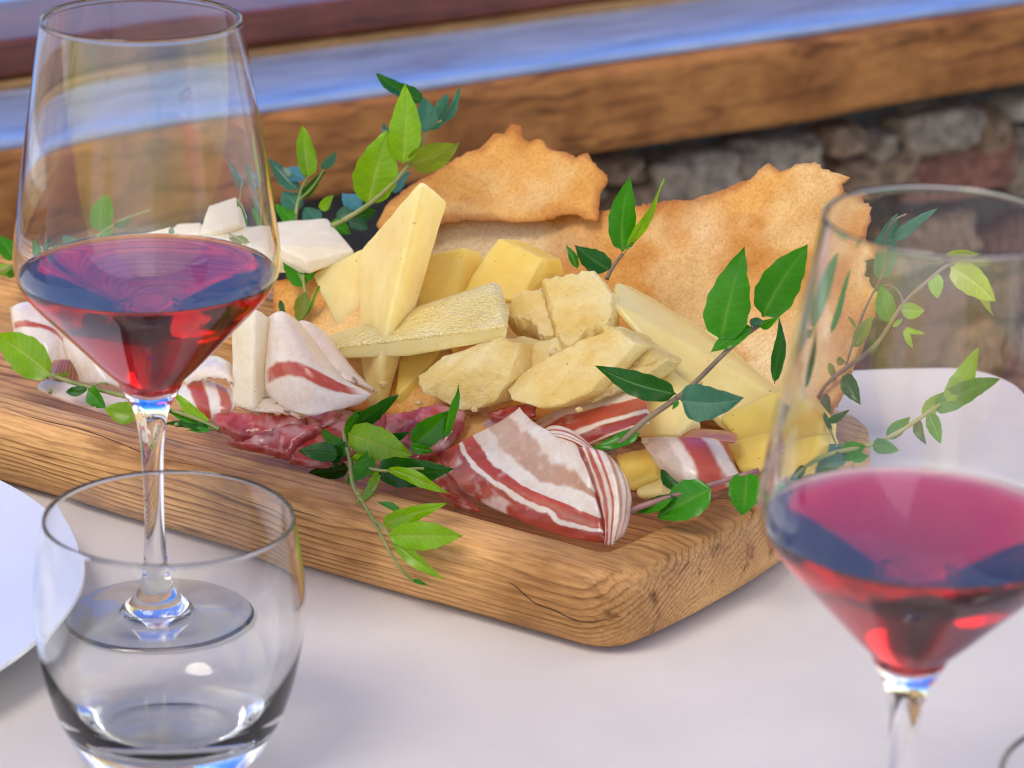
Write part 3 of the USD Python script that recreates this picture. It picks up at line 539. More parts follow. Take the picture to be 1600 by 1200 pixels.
# the long wedge: glossy top cut face over a smooth side
ct = np.array(pts((496, 531, .100), (768, 442, .117), (777, 446, .117), (788, 484, .101), (786, 507, .088), (640, 526, .0885), (507, 542, .089)))
cn = np.cross(ct[3]-ct[0], ct[1]-ct[0]); cn /= np.linalg.norm(cn); cn *= np.sign(cn@(EYE-ct[0]))
cb = pts((787, 526, .089), (640, 552, .0885), (512, 557, .089), (497, 540, .099)) + back(pts((768, 448, .118), (787, 490, .103)), 0.0, -0.010)
lw = thing('cheese_wedge', 'long cheese wedge lying across the pile with glistening pitted top', 'cheese')
obj('body', hull(list(ct-cn*.0016)+cb, .0010, .0022, .0002, 150, 5), 'pale_cheese', lw, smooth=38)
obj('cut_face', hull(list(ct-cn*.0010)+list(ct-cn*.0016), .0010, .0013, .0002, 330, 6, 4), 'glossy_cheese', lw, smooth=True, label='glistening pitted top face')
chunk('cheese_chunk', 'crumbly_cheese', [(657, 588, .082), (700, 558, .088), (784, 531, .088), (812, 539, .09), (796, 587, .074), (772, 626, .070), (722, 637, .068), (664, 612, .072), (730, 575, .068)], 0.016, 'broad crumbly cheese chunk under the long wedge', r=0.0008, amp=0.0016, freq=170, seed=7, edge=0.0017, octaves=5, smooth=28)
chunk('cheese_chunk', 'crumbly_cheese', [(800, 570, .098), (817, 543, .1), (868, 530, .1), (875, 549, .095), (850, 578, .09), (800, 600, .088)], 0.012, 'small crumbly cheese chunk between two larger broken pieces', r=0.0008, amp=0.0014, freq=180, seed=8, edge=0.0017, octaves=5, smooth=28)
chunk('cheese_chunk', 'crumbly_cheese', [(794, 606, .076), (832, 577, .082), (905, 537, .088), (956, 516, .092), (992, 538, .086), (925, 608, .068), (880, 630, .066), (842, 635, .066), (802, 622, .07)], 0.012, 'long slanting crumbly cheese slab above the striped bacon strip', r=0.0008, amp=0.0012, freq=150, seed=9, edge=0.0017, octaves=5, smooth=28)
chunk('cheese_chunk', 'crumbly_cheese', [(918, 622, .078), (946, 592, .083), (1000, 570, .09), (1040, 564, .092), (1012, 584, .084), (960, 604, .078), (928, 626, .075)], 0.012, 'thin ragged crumbly cheese flake above the striped bacon', r=0.0007, amp=0.0016, freq=190, seed=10, edge=0.0017, octaves=5, smooth=28)
chunk('cheese_chunk', 'crumbly_cheese', [(945, 512, .102), (975, 520, .104), (1000, 540, .1), (1040, 560, .096), (1000, 572, .088), (955, 560, .09)], 0.012, 'crumbly cheese piece tucked under the square slab\'s corner', r=0.0007, amp=0.0016, freq=190, seed=14, edge=0.0017, octaves=5, smooth=28)
J = [(843, 432), (870, 425), (905, 421), (929, 420), (945, 437), (961, 456), (958, 490), (955, 506), (930, 515), (912, 525), (905, 538), (895, 547), (882, 545), (872, 536), (860, 490)]
m, _ = sheet(J, vplane((843, 432, .124), (961, 456, .124), (890, 545, .098)), 0.010, step=5, rag=4, amp=0.0012, freq=140, seed=4, fine=.0007)
obj('cheese_slab', m, 'crumbly_cheese', smooth=28, label='square crumbly cheese slab with ragged lower edge standing on the pile', cat='cheese')
K = [(787, 492), (798, 463), (815, 452), (846, 444), (862, 490), (872, 526), (848, 530), (838, 518), (826, 504), (808, 503)]
m, _ = sheet(K, vplane((787, 492, .116), (870, 526, .11), (846, 444, .13)), 0.014, step=5, rag=4, amp=0.002, freq=130, seed=6, fine=.0009)
obj('cheese_slab', m, 'crumbly_cheese', smooth=28, label='broken crumbly cheese piece beside the long wedge\'s thick end', cat='cheese')
chunk('cheese_wedge', 'pale_cheese', [(966, 449, .138), (994, 464, .142), (1077, 514, .142), (1137, 563, .140), (1208, 620, .134), (1206, 642, .128), (1160, 686, .112), (1126, 660, .112), (1070, 598, .112), (966, 481, .122)], 0.010, 'long pale cheese wedge sloping down behind the twig towards the board\'s end', seed=11)
chunk('cheese_wedge', 'yellow_cheese', [(1132, 655, .112), (1160, 642, .116), (1213, 619, .128), (1258, 660, .122), (1256, 690, .114), (1190, 684, .108), (1162, 690, .106)], 0.014, 'yellow cheese wedge at the lower end of the sloping wedge', seed=12)
chunk('cheese_wedge', 'yellow_cheese', [(1142, 698, .1), (1186, 684, .106), (1252, 680, .11), (1258, 690, .108), (1230, 728, .096), (1162, 731, .092)], 0.016, 'thick yellow cheese block lowest at the board\'s rounded end', seed=13)
chunk('cheese_wedge', 'pale_cheese', [(999, 656, .088), (1044, 579, .102), (1068, 598, .104), (1079, 658, .092), (1061, 679, .086), (999, 677, .083)], 0.006, 'small pale cheese slice standing behind the twig stem', seed=15, r=.001)
chunk('cheese_wedge', 'yellow_cheese', [(969, 716, .073), (1022, 706, .078), (1020, 744, .068), (988, 760, .062)], 0.012, 'yellow cheese corner showing between folded bacon and curled slice', seed=16)
chunk('cheese_wedge', 'pale_cheese', [(1001, 752, .07), (1030, 748, .072), (1032, 770, .066), (1002, 771, .062)], 0.010, 'small pale cheese corner under the curled bacon slice', seed=17)
chunk('cheese_wedge', 'pale_cheese', [(1084, 528, .155), (1108, 517, .158), (1135, 545, .155), (1194, 597, .148), (1180, 612, .142), (1100, 552, .148)], 0.006, 'pale cheese edge showing behind the sloping wedge', seed=18, r=.001)
chunk('white_cheese', 'white_cheese', [(369, 505, .072), (398, 490, .064), (411, 498, .072), (411, 620, .062), (395, 635, .052), (370, 628, .058)], 0.006, 'upright white cheese slab beside the fatty cured slice', seed=19)
chunk('white_cheese', 'white_cheese', [(328, 374, .150), (375, 357, .165), (508, 347, .160), (547, 394, .138), (482, 410, .124), (440, 388, .124), (484, 421, .124), (546, 399, .138), (440, 400, .124)], 0, 'broad white cheese slice at the back with cut slanting end', seed=20, extra=[(400, 420, .14)])
chunk('white_cheese', 'white_cheese', [(341, 324, .168), (389, 311, .174), (397, 326, .168), (393, 344, .158), (361, 353, .152), (324, 365, .154), (330, 354, .158)], 0.006, 'small white cheese piece with raised corner at the back', seed=21)
chunk('white_cheese', 'white_cheese', [(272, 362, .158), (284, 352, .162), (318, 350, .162), (316, 366, .152), (276, 373, .150)], 0.006, 'flat white cheese bit seen above the wine in the glass', seed=22)
chunk('white_cheese', 'white_cheese', [(222, 370, .158), (268, 357, .162), (272, 366, .156), (262, 376, .150), (228, 378, .150)], 0.006, 'thin white cheese bit at the far left back', seed=23)

rs = random.Random(4)
for k, (x, y, v) in enumerate([(690, 640, .070), (742, 640, .068), (812, 600, .08), (655, 630, .078), (905, 640, .066), (600, 600, .086), (980, 600, .088), (868, 552, .094), (640, 655, .066), (1010, 690, .072)]):
    c = PB(x, y, v); s = trimesh.creation.icosphere(2, rs.uniform(.0010, .0024)); s.vertices = s.vertices*np.array([1.3, 1, .8])*(1+(fbm(s.vertices*700+k*5, 3, k)-.5)*.9)[:, None]+c
    obj('cheese_crumb', s, 'crumbly_cheese', smooth=25, label='tiny crumb of cheese lying between the cheese and the cured meat', cat='cheese crumb', group='cheese crumbs on the pile')
# ------------------------------------------------------------------ cured meat
FAT, PINKFAT, RED, DEEP, BROWN, PEPPER = (0.70, 0.54, 0.45), (0.62, 0.41, 0.32), (0.35, 0.042, 0.032), (0.19, 0.016, 0.016), (0.38, 0.20, 0.13), (0.05, 0.03, 0.02)
def bands(s, stops, x, w=0.026, wob=0.06, seed=0, freq=90):
    """colour across a slice from (position, colour) bands with uneven borders"""
    s = s + (fbm(x*freq*.55, 2, seed)-.5)*2.6*wob + (fbm(x*freq*2.6, 4, seed+1)-.5)*1.5*wob
    cd = np.tile(stops[0][1], (len(s), 1)).astype(float)
    for p, c in stops[1:]: cd = blend(cd, c, ss(p-w, p+w, s))
    return cd
def marble(cd, x, seed, k=0.35, freq=220):
    t = ss(0.62, 0.76, fbm(x*freq, 4, seed))*k; return blend(cd, (0.74, 0.52, 0.47), t)
def slice_(name, net, label, cat, colour, nu=46, nv=46, thick=0.0016, seed=0, amp=0.0004):
    m, uv = patch(net, nu, nv, thick, seed, amp); x = np.array(m.vertices)
    return obj(name, m, 'cured_meat', smooth=True, cd=np.clip(colour(uv[:, 0], uv[:, 1], x), 0, 1), label=label, cat=cat)
# the big folded bacon slice: a broad face and the tight fold at its right
big = thing('bacon_slice', 'large folded streaky bacon slice at the front corner of the board', 'cured meat')
def fibres(cd, u, x, seed, k=.35):
    """darker and paler strands running along the slice"""
    t = fbm(np.c_[u*5, x[:, 2]*260, x[:, 1]*200], 4, seed); return np.clip(cd*(1+k*(t-.5)*2)[:, None], 0, 1)
def fatcol(x, seed): return blend((0.66, 0.50, 0.40), (0.74, 0.62, 0.54), ss(.35, .65, fbm(x*70, 3, seed)))
net = [[(811, 634, .068), (842, 664, .060), (874, 680, .053), (899, 695, .049), (915, 726, .044), (931, 765, .041)],
       [(784, 655, .064), (814, 688, .052), (838, 714, .047), (866, 746, .042), (895, 763, .039), (932, 779, .038)],
       [(748, 673, .060), (778, 706, .050), (808, 738, .042), (846, 765, .038), (886, 783, .036), (936, 798, .035)],
       [(728, 683, .056), (752, 716, .046), (790, 748, .039), (842, 776, .035), (888, 799, .033), (940, 818, .033)],
       [(710, 694, .052), (738, 728, .043), (772, 757, .037), (820, 790, .033), (872, 818, .031), (942, 834, .031)],
       [(682, 706, .052), (700, 745, .043), (740, 780, .036), (800, 809, .032), (865, 834, .030), (944, 850, .031)]]
m, uv = patch(net, 110, 100, .0018, 3, .0011, 75); x = np.array(m.vertices); u, v = uv.T
w1 = (fbm(x*48, 2, 31)-.5)*.13+(fbm(x*210, 4, 32)-.5)*.09; s = v+w1; fat = fatcol(x, 3)
red = fibres(np.tile(RED, (len(x), 1)), u, x, 41, .5); brown = fibres(np.tile(BROWN, (len(x), 1)), u, x, 42, .25)
k_br = ss(.10, .14, s)*(1-ss(.30-.10*ss(.3, .9, u), .34-.10*ss(.3, .9, u), s)); cd = blend(fat, brown, k_br*(.75+.25*u))
cd = blend(cd, red, ss(.50, .535, s)*(1-ss(.715, .74, s))); cd = blend(cd, np.clip(red*.8, 0, 1), ss(.785, .81, s))
cd = blend(cd, brown, .45*ss(.6, .68, s)*(1-ss(.68, .72, s))*ss(.35, .7, u)); cd = marble(cd, x, 5, .28, 260)
cd = blend(cd, (0.64, 0.46, 0.40), .8*ss(.64, .70, fbm(x*55, 4, 77))*ss(.84, .88, v)); cd = blend(cd, PEPPER, ss(.68, .75, fbm(x*420, 3, 9))*ss(.95, .99, np.maximum(v, u))*.8)
obj('face', m, 'cured_meat', big, smooth=True, cd=cd)
net = [[(664, 704, .058), (688, 696, .058), (712, 698, .058)], [(668, 728, .052), (690, 726, .050), (708, 742, .048)], [(664, 754, .049), (696, 768, .045), (738, 786, .042)], [(680, 766, .047), (712, 782, .043), (748, 794, .040)]]
m, uv = patch(net, 40, 40, .0016, 5, .0013, 90); x = np.array(m.vertices); u, v = uv.T
cd = fibres(np.tile((0.30, 0.035, 0.03), (len(x), 1)), u, x, 51, .6); cd = blend(cd, (0.66, 0.50, 0.42), .8*(1-ss(.03, .08, np.abs(v-.55+.35*u+(fbm(x*90, 3, 6)-.5)*.3)))); cd = marble(cd, x, 9, .4, 240); obj('flap', m, 'cured_meat', big, smooth=True, cd=cd, label='ragged dark red flap')
net = [[(848, 674, .062), (864, 664, .060), (886, 667, .057), (907, 680, .055), (930, 704, .054)], [(850, 680, .056), (870, 676, .053), (892, 682, .051), (910, 692, .050), (930, 708, .050)], [(858, 686, .056), (876, 687, .052), (896, 693, .050), (912, 702, .049), (928, 714, .049)]]
m, uv = patch(net, 50, 30, .0014, 6, .0003); x = np.array(m.vertices); u, v = uv.T
obj('fold', m, 'cured_meat', big, smooth=True, cd=fibres(bands(v, [(0, FAT), (.22, RED), (.34, FAT), (.52, BROWN), (.62, FAT), (.78, RED)], x, .03, .03, 14), u, x, 52, .2))
net = [[(899, 699, .050), (918, 698, .046), (938, 703, .045), (952, 711, .047), (962, 722, .052)],
       [(912, 731, .045), (932, 727, .039), (954, 735, .036), (973, 748, .038), (985, 766, .045)],
       [(930, 776, .041), (945, 772, .034), (963, 778, .030), (977, 788, .033), (986, 800, .041)],
       [(940, 816, .036), (950, 814, .029), (962, 817, .026), (972, 821, .029), (979, 828, .037)],
       [(941, 849, .034), (948, 853, .028), (956, 851, .025), (962, 846, .027), (967, 839, .034)]]
m, uv = patch(net, 70, 70, .0016, 8, .0005); x = np.array(m.vertices); u, v = uv.T
cd = bands(u, [(0, PEPPER), (.035, DEEP), (.13, FAT), (.18, RED), (.27, FAT), (.36, RED), (.42, FAT), (.56, BROWN), (.66, FAT), (.76, BROWN), (.80, FAT)], x, .018, .022, 12, 120); cd = fibres(marble(cd, x, 15, .2), v, x, 53, .2)
cd = blend(cd, PEPPER, ss(.60, .70, fbm(x*380, 3, 19))*(1-ss(.06, .12, u))*.8)
obj('fold', m, 'cured_meat', big, smooth=True, cd=cd, label='tight outer fold showing thin stripes')
net = [[(702, 672, .072), (732, 652, .078), (768, 642, .08), (800, 640, .08)], [(706, 690, .064), (735, 674, .068), (770, 664, .07), (800, 664, .07)], [(712, 705, .06), (740, 695, .062), (770, 688, .062), (800, 688, .062)]]
slice_('bacon_slice', net, 'pale translucent bacon slice peeking out behind the big folded one', 'cured meat', lambda u, v, x: bands(v+.25*u, [(0, PINKFAT), (.3, FAT), (.55, (0.45, 0.25, 0.30)), (.75, FAT)], x, .04, .06, 4), seed=5)
net = [[(828, 668, .080), (868, 641, .082), (935, 622, .084), (1010, 603, .086)], [(842, 680, .072), (880, 660, .073), (940, 642, .074), (1010, 624, .076)], [(870, 692, .066), (900, 682, .066), (945, 664, .066), (1012, 645, .068)], [(890, 704, .064), (915, 698, .064), (950, 683, .063), (1012, 660, .064)]]
slice_('bacon_slice', net, 'straight streaky bacon strip running behind the folded slice', 'cured meat', lambda u, v, x: marble(bands(v, [(0, FAT), (.24, RED), (.56, FAT), (.66, DEEP), (.93, PINKFAT)], x, .02, .035, 6), x, 7, .3), seed=6, nu=70)
net = [[(1000, 684, .079), (1038, 681, .074), (1095, 682, .078), (1138, 690, .086)], [(1008, 700, .072), (1045, 704, .064), (1100, 706, .068), (1145, 712, .08)], [(1018, 716, .068), (1050, 730, .058), (1102, 738, .06), (1154, 735, .074)], [(1032, 738, .068), (1060, 758, .059), (1098, 772, .058), (1162, 748, .072)]]
slice_('bacon_slice', net, 'curled translucent bacon slice with one red band near the board\'s end', 'cured meat', lambda u, v, x: bands(u-.22*v, [(-.3, (0.50, 0.44, 0.34)), (.0, FAT), (.03, (0.48, 0.36, 0.29)), (.30, FAT), (.43, RED), (.68, FAT), (.84, DEEP)], x, .03, .05, 8), seed=8, nu=60)
net = [[(1066, 672, .094), (1100, 668, .096), (1152, 676, .098)], [(1064, 682, .086), (1100, 680, .087), (1152, 686, .09)], [(1070, 690, .084), (1105, 690, .085), (1148, 692, .088)]]
slice_('bacon_slice', net, 'thin brown dried bacon edge above the curled slice', 'cured meat', lambda u, v, x: marble(bands(v, [(0, (0.30, 0.10, 0.06)), (.5, (0.42, 0.15, 0.09)), (.85, DEEP)], x, .05, .1, 9), x, 3, .2), seed=9, nu=30, nv=20)
# fatty slices at the left
def arc_red(u, v, x, c=.56, b=.16, w=.075, seed=0):
    t = v-(c+b*(u-.35)**2*2.2-0.03)+(fbm(x*110, 4, seed)-.5)*.10; k = (1-ss(w*.7, w*1.1, np.abs(t)))*ss(.02, .1, u)*(1-ss(.86, .98, u))
    cd = blend(FAT, (0.74, 0.62, 0.57), ss(.4, .7, fbm(x*60, 3, seed))); cd = blend(cd, RED, k); return marble(cd, x, seed, .25)
net = [[(414, 497, .076), (432, 486, .072), (448, 487, .073), (464, 500, .080)], [(413, 540, .068), (440, 533, .062), (470, 535, .064), (502, 548, .074)], [(412, 582, .062), (450, 577, .054), (495, 580, .056), (542, 592, .068)],
       [(414, 612, .060), (455, 620, .051), (505, 620, .053), (578, 612, .066)], [(440, 634, .056), (462, 644, .050), (500, 645, .051), (560, 634, .064)]]
slice_('fat_slice', net, 'large white cured fat slice with one curved red streak', 'cured meat', lambda u, v, x: arc_red(u, v, x, .52, .3, .085, 3), nu=70, nv=70, seed=11, thick=.0022)
net = [[(464, 505, .086), (478, 500, .088), (500, 512, .09), (520, 530, .092)], [(490, 545, .080), (510, 548, .08), (535, 560, .082), (550, 575, .086)], [(520, 590, .074), (540, 596, .074), (565, 600, .076), (590, 612, .08)]]
slice_('fat_slice', net, 'pinkish cured fat slice behind the streaked white one', 'cured meat', lambda u, v, x: blend(blend((0.74, 0.55, 0.46), FAT, ss(.3, .7, fbm(x*80, 3, 2))), PEPPER, ss(.58, .7, fbm(x*350, 3, 5))*ss(.75, .95, np.maximum(u, v))*.8), seed=12)
fs = thing('fat_slice', 'folded pink-streaked fat slice with peppered edge beside the white slab', 'cured meat')
net = [[(283, 572, .074), (318, 556, .074), (350, 560, .074), (373, 588, .076)], [(282, 590, .066), (325, 572, .062), (356, 578, .062), (374, 610, .068)], [(290, 602, .062), (330, 592, .058), (362, 600, .058), (374, 630, .064)]]
m, uv = patch(net, 50, 40, .002, 21); x = np.array(m.vertices); u, v = uv.T
cd = blend((0.76, 0.62, 0.54), FAT, ss(.3, .7, fbm(x*90, 3, 2))); cd = blend(cd, PEPPER, ss(.5, .62, fbm(x*420, 3, 5))*ss(.88, .97, v)*.85); obj('fold', m, 'cured_meat', fs, smooth=True, cd=cd)
net = [[(284, 600, .070), (318, 592, .068), (350, 602, .068), (370, 618, .068)], [(274, 622, .060), (308, 618, .056), (342, 625, .055), (370, 634, .058)], [(284, 640, .056), (308, 650, .052), (330, 656, .051), (348, 656, .052)]]
m, uv = patch(net, 50, 40, .002, 22); x = np.array(m.vertices); u, v = uv.T
t = u-.35*v+(fbm(x*100, 3, 4)-.5)*.1; cd = blend((0.78, 0.66, 0.58), RED, (1-ss(.10, .16, np.abs(t-.2)))+(1-ss(.07, .13, np.abs(t-.62)))*.9); cd = blend(cd, PEPPER, ss(.55, .65, fbm(x*420, 3, 5))*(1-ss(.03, .12, v))*.85)
obj('face', m, 'cured_meat', fs, smooth=True, cd=np.clip(cd, 0, 1))
net = [[(14, 482, .094), (42, 470, .092), (76, 478, .094), (102, 502, .10)], [(18, 506, .082), (46, 500, .078), (82, 510, .080), (106, 532, .090)], [(24, 536, .076), (52, 535, .070), (86, 545, .072), (112, 570, .082)], [(40, 562, .072), (62, 566, .068), (92, 572, .07), (118, 590, .078)]]
slice_('fat_slice', net, 'white fat slice with thin red arc behind the big light green leaf', 'cured meat', lambda u, v, x: blend(arc_red(u, v, x, .42, .1, .05, 13), PEPPER, ss(.55, .66, fbm(x*350, 3, 5))*ss(.8, .92, v)*.8), nu=50, nv=50, seed=13)
net = [[(84, 562, .068), (104, 560, .068), (122, 566, .07)], [(72, 584, .060), (98, 584, .058), (122, 590, .062)], [(64, 602, .058), (94, 606, .056), (122, 604, .058)]]
slice_('fat_slice', net, 'dark reddish ribbed rind piece below the fat slices', 'cured meat', lambda u, v, x: blend((0.30, 0.10, 0.05), (0.12, 0.04, 0.025), ss(-.3, .5, np.sin(u*52))), nu=60, nv=20, seed=14, amp=.0006)
net = [[(96, 526, .080), (122, 518, .078), (152, 530, .080), (186, 562, .086)], [(104, 560, .070), (130, 554, .066), (162, 565, .068), (192, 590, .076)], [(118, 594, .064), (140, 600, .061), (170, 600, .062), (198, 608, .068)]]
slice_('fat_slice', net, 'plain white fat slice half hidden by the stemmed glass', 'cured meat', lambda u, v, x: marble(blend(FAT, (0.74, 0.62, 0.55), ss(.4, .7, fbm(x*60, 3, 4))), x, 6, .2), seed=15)
net = [[(58, 600, .058), (100, 592, .058), (150, 608, .058), (200, 622, .058)], [(60, 610, .052), (100, 616, .049), (150, 630, .049), (196, 642, .050)], [(84, 622, .050), (110, 630, .047), (150, 643, .046), (190, 654, .047)]]
slice_('fat_slice', net, 'white fat slice lying lowest along the rim under the leafy stem', 'cured meat', lambda u, v, x: blend(FAT, (0.76, 0.62, 0.55), ss(.4, .7, fbm(x*60, 3, 9))), seed=16)
net = [[(388, 622, .062), (420, 606, .066), (455, 622, .066), (470, 640, .06)], [(385, 634, .055), (420, 628, .055), (450, 634, .055), (470, 648, .052)], [(388, 642, .052), (418, 643, .05), (446, 645, .05), (466, 652, .05)]]
slice_('fat_slice', net, 'small peppered fat scrap below the streaked white slice', 'cured meat', lambda u, v, x: blend((0.66, 0.48, 0.36), PEPPER, ss(.55, .66, fbm(x*330, 3, 5))*.85), seed=17, nu=34, nv=24)
def red_slice(outline, vf, label, seed, thick=0.004, light=0.0):
    m, P = sheet(outline, vf, thick, step=4.5, rag=3.5, amp=0.0013, freq=130, seed=seed, fine=.0008, finefreq=600.); x = np.array(m.vertices)
    cd = blend((0.15, 0.010, 0.012), (0.38, 0.042, 0.036), ss(.32, .64, fbm(x*95, 4, seed))); cd = marble(cd, x, seed+3, .42, 190)
    cd = blend(cd, (0.58, 0.30, 0.27), .33*(1-ss(.012, .04, np.abs(fbm(x*60, 3, seed+21)-.5))))
    dist = shapely.distance(shapely.Polygon(outline).exterior, shapely.points(P)); cd = blend(cd, (0.17, 0.03, 0.035), .55*(1-ss(1, 6, dist)))
    cd = blend(cd, (0.55, 0.30, 0.30), .55*ss(.55, .68, fbm(np.c_[x[:, 0]*60, x[:, 1]*60, x[:, 2]*260], 3, seed+8)))
    obj('red_meat_slice', m, 'cured_meat', smooth=True, cd=cd, label=label, cat='cured meat')
red_slice([(332, 643), (375, 640), (420, 642), (465, 645), (477, 655), (455, 664), (427, 671), (375, 677), (333, 660)], vplane((332, 650, .046), (477, 655, .052), (400, 676, .040)), 'thick dark red cured slice topmost in the overlapping stack', 2, .006)
red_slice([(349, 689), (380, 680), (412, 670), (450, 659), (497, 658), (500, 668), (466, 686), (450, 712), (405, 700)], vplane((349, 689, .038), (497, 658, .050), (450, 712, .036)), 'marbled dark red cured slice beneath the topmost one', 3, .005)
red_slice([(446, 716), (465, 690), (500, 668), (555, 644), (602, 640), (600, 668), (560, 700), (520, 722), (480, 724)], vplane((446, 716, .037), (602, 640, .064), (520, 722, .038)), 'wide red cured slice fanned towards the leafy sprig', 4, .004)
red_slice([(468, 652), (500, 640), (533, 641), (520, 656), (490, 666)], vplane((468, 652, .056), (533, 641, .06), (495, 664, .05)), 'small glossy red cured scrap above the fanned slice', 5, .003)
red_slice([(560, 690), (585, 650), (640, 640), (680, 628), (724, 640), (720, 668), (690, 700), (640, 722), (590, 716)], vplane((560, 690, .052), (724, 640, .066), (640, 722, .044)), 'red cured slice with white flecks lying behind the front sprig', 6, .004)
red_slice([(758, 642), (795, 632), (834, 628), (834, 646), (800, 654), (764, 652)], vplane((758, 642, .072), (834, 628, .076), (800, 654, .068)), 'small red cured scrap behind the folded bacon\'s ridge', 7, .003)

# ------------------------------------------------------------------ leafy sprigs
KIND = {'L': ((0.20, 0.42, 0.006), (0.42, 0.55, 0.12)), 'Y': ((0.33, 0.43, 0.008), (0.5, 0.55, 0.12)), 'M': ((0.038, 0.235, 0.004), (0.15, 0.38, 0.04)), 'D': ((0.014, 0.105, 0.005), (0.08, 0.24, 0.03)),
        'T': ((0.05, 0.17, 0.12), (0.10, 0.26, 0.18)), 'B': ((0.06, 0.22, 0.30), (0.10, 0.28, 0.34)), 'O': ((0.17, 0.23, 0.02), (0.32, 0.36, 0.08))}  # T, B: glaucous green with the sky reflection mixed into the base colour
COLS = np.array([-1, -.78, -.5, -.22, -.045, 0, .045, .22, .5, .78, 1])
def leaf_mesh(b, t, w, kind, roll, rs, fold=None, curl=None):
    b, t = np.asarray(b), np.asarray(t); ax = t-b; L = np.linalg.norm(ax); ax = ax/L
    n = EYE-(b+t)/2; n = n-ax*(n@ax); n /= np.linalg.norm(n); sd = np.cross(ax, n)
    c, s_ = math.cos(math.radians(roll)), math.sin(math.radians(roll)); n, sd = n*c+sd*s_, sd*c-n*s_
    w = min(w/max(abs(c), .5), L*0.66); fold = rs.uniform(.12, .5) if fold is None else fold; curl = rs.uniform(-.22, .26) if curl is None else curl
    S = np.r_[0, .03, np.linspace(.07, .97, 27), 1]; ea, eb = rs.uniform(.52, .68), rs.uniform(.88, 1.12); wid = S**ea*(1-S)**eb; wid = wid/wid.max(); wid[0] = .03; wid[1] = .12; wid[-1] = 0.004; ph = rs.uniform(0, 6.3); grad = rs.choice((-1, 1)); nick = rs.uniform(.2, .9); bend = rs.uniform(-.05, .05); V, CD = [], []
    ca, cb = np.array(KIND[kind][0]), np.array(KIND[kind][1]); tone = rs.uniform(.85, 1.15)
    for s, ww in zip(S, wid):
        mid = b+ax*(L*s)+n*(curl*L*(-(s-.35)**2+.12))+sd*(bend*L*math.sin(math.pi*s))
        for q in COLS:
            h = w/2*ww*(1-(.10 if abs(s-nick) < .02 and q > 0 and nick > .6 else 0))*(1+.035*math.sin(s*31+ph)*abs(q)); e = abs(q)
            V.append(mid+sd*(q*h*(1-.12*fold))+n*(h*fold*e**1.3*(1-.5*e)+.026*L*e*e*math.sin(s*8+ph+(1.4 if q > 0 else 0)) - .0003*(e < .03)))
            vein = 0.5+0.5*math.cos((s*11+e*2.2)*2*math.pi); base = ca*tone*(0.90+.22*(vein**3)*(e > .1)*(1-.3*e))*(1+.18*(s-.5)*grad)
            k = 1.0 if e < .03 else (.30 if e < .1 else 0.0); k *= (1-.6*s); CD.append(base*(1-k)+cb*k)
    V = np.array(V); nc = len(COLS); Fc = []
    for i in range(len(S)-1):
        for j in range(nc-1):
            a0 = i*nc+j; Fc += [(a0, a0+1, a0+nc+1), (a0, a0+nc+1, a0+nc)]
    return trimesh.Trimesh(V, np.array(Fc), process=False), np.array(CD)
def sprig(label, stems, leaves, seed, stem_mat='stem_green', buds=()):
    rs = random.Random(seed); t = thing('leafy_sprig', label, 'sprig')
    for k, (P, r0, r1) in enumerate(stems):
        q = PB(np.array(P)[:, 0], np.array(P)[:, 1], np.array(P)[:, 2]); obj('stem', tube(q, np.linspace(r0, r1, len(q))), stem_mat, t, smooth=True)
    for lf in leaves:
        bx, by, tx, ty, w, kd, v = lf[:7]; dv = lf[7] if len(lf) > 7 else rs.uniform(-.006, .006); roll = lf[8] if len(lf) > 8 else rs.uniform(-28, 28)
        b = PB(bx, by, v); e = PB(tx, ty, v+dv); m, cd = leaf_mesh(b, e, size(w, b)*1.05, kd, roll, rs)
        obj('leaf', m, 'leaf', t, smooth=True, cd=cd)
    for (x, y, v, r) in buds:
        s = trimesh.creation.icosphere(2, size(r, PB(x, y, v))); s.apply_translation(PB(x, y, v)); obj('bud', s, 'stem_green', t, smooth=True)
sprig('light green sprig reaching highest over the tall cheese wedge', [([(520, 352, .155), (572, 322, .160), (610, 290, .164), (637, 260, .168), (655, 232, .172), (668, 205, .176), (690, 188, .18)], .0011, .0005)],
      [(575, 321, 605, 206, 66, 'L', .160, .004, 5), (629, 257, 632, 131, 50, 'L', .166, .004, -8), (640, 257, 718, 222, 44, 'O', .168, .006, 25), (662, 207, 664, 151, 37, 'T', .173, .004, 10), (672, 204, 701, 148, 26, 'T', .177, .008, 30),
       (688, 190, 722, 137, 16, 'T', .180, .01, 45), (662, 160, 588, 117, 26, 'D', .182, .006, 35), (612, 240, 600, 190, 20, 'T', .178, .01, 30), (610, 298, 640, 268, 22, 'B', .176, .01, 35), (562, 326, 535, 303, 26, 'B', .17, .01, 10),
       (552, 333, 525, 338, 26, 'T', .168, .008, 10), (555, 340, 588, 330, 30, 'D', .166, .008, 15), (518, 346, 548, 366, 22, 'M', .155, .002, 15), (545, 345, 575, 358, 20, 'T', .164, .004, 20)], 1)
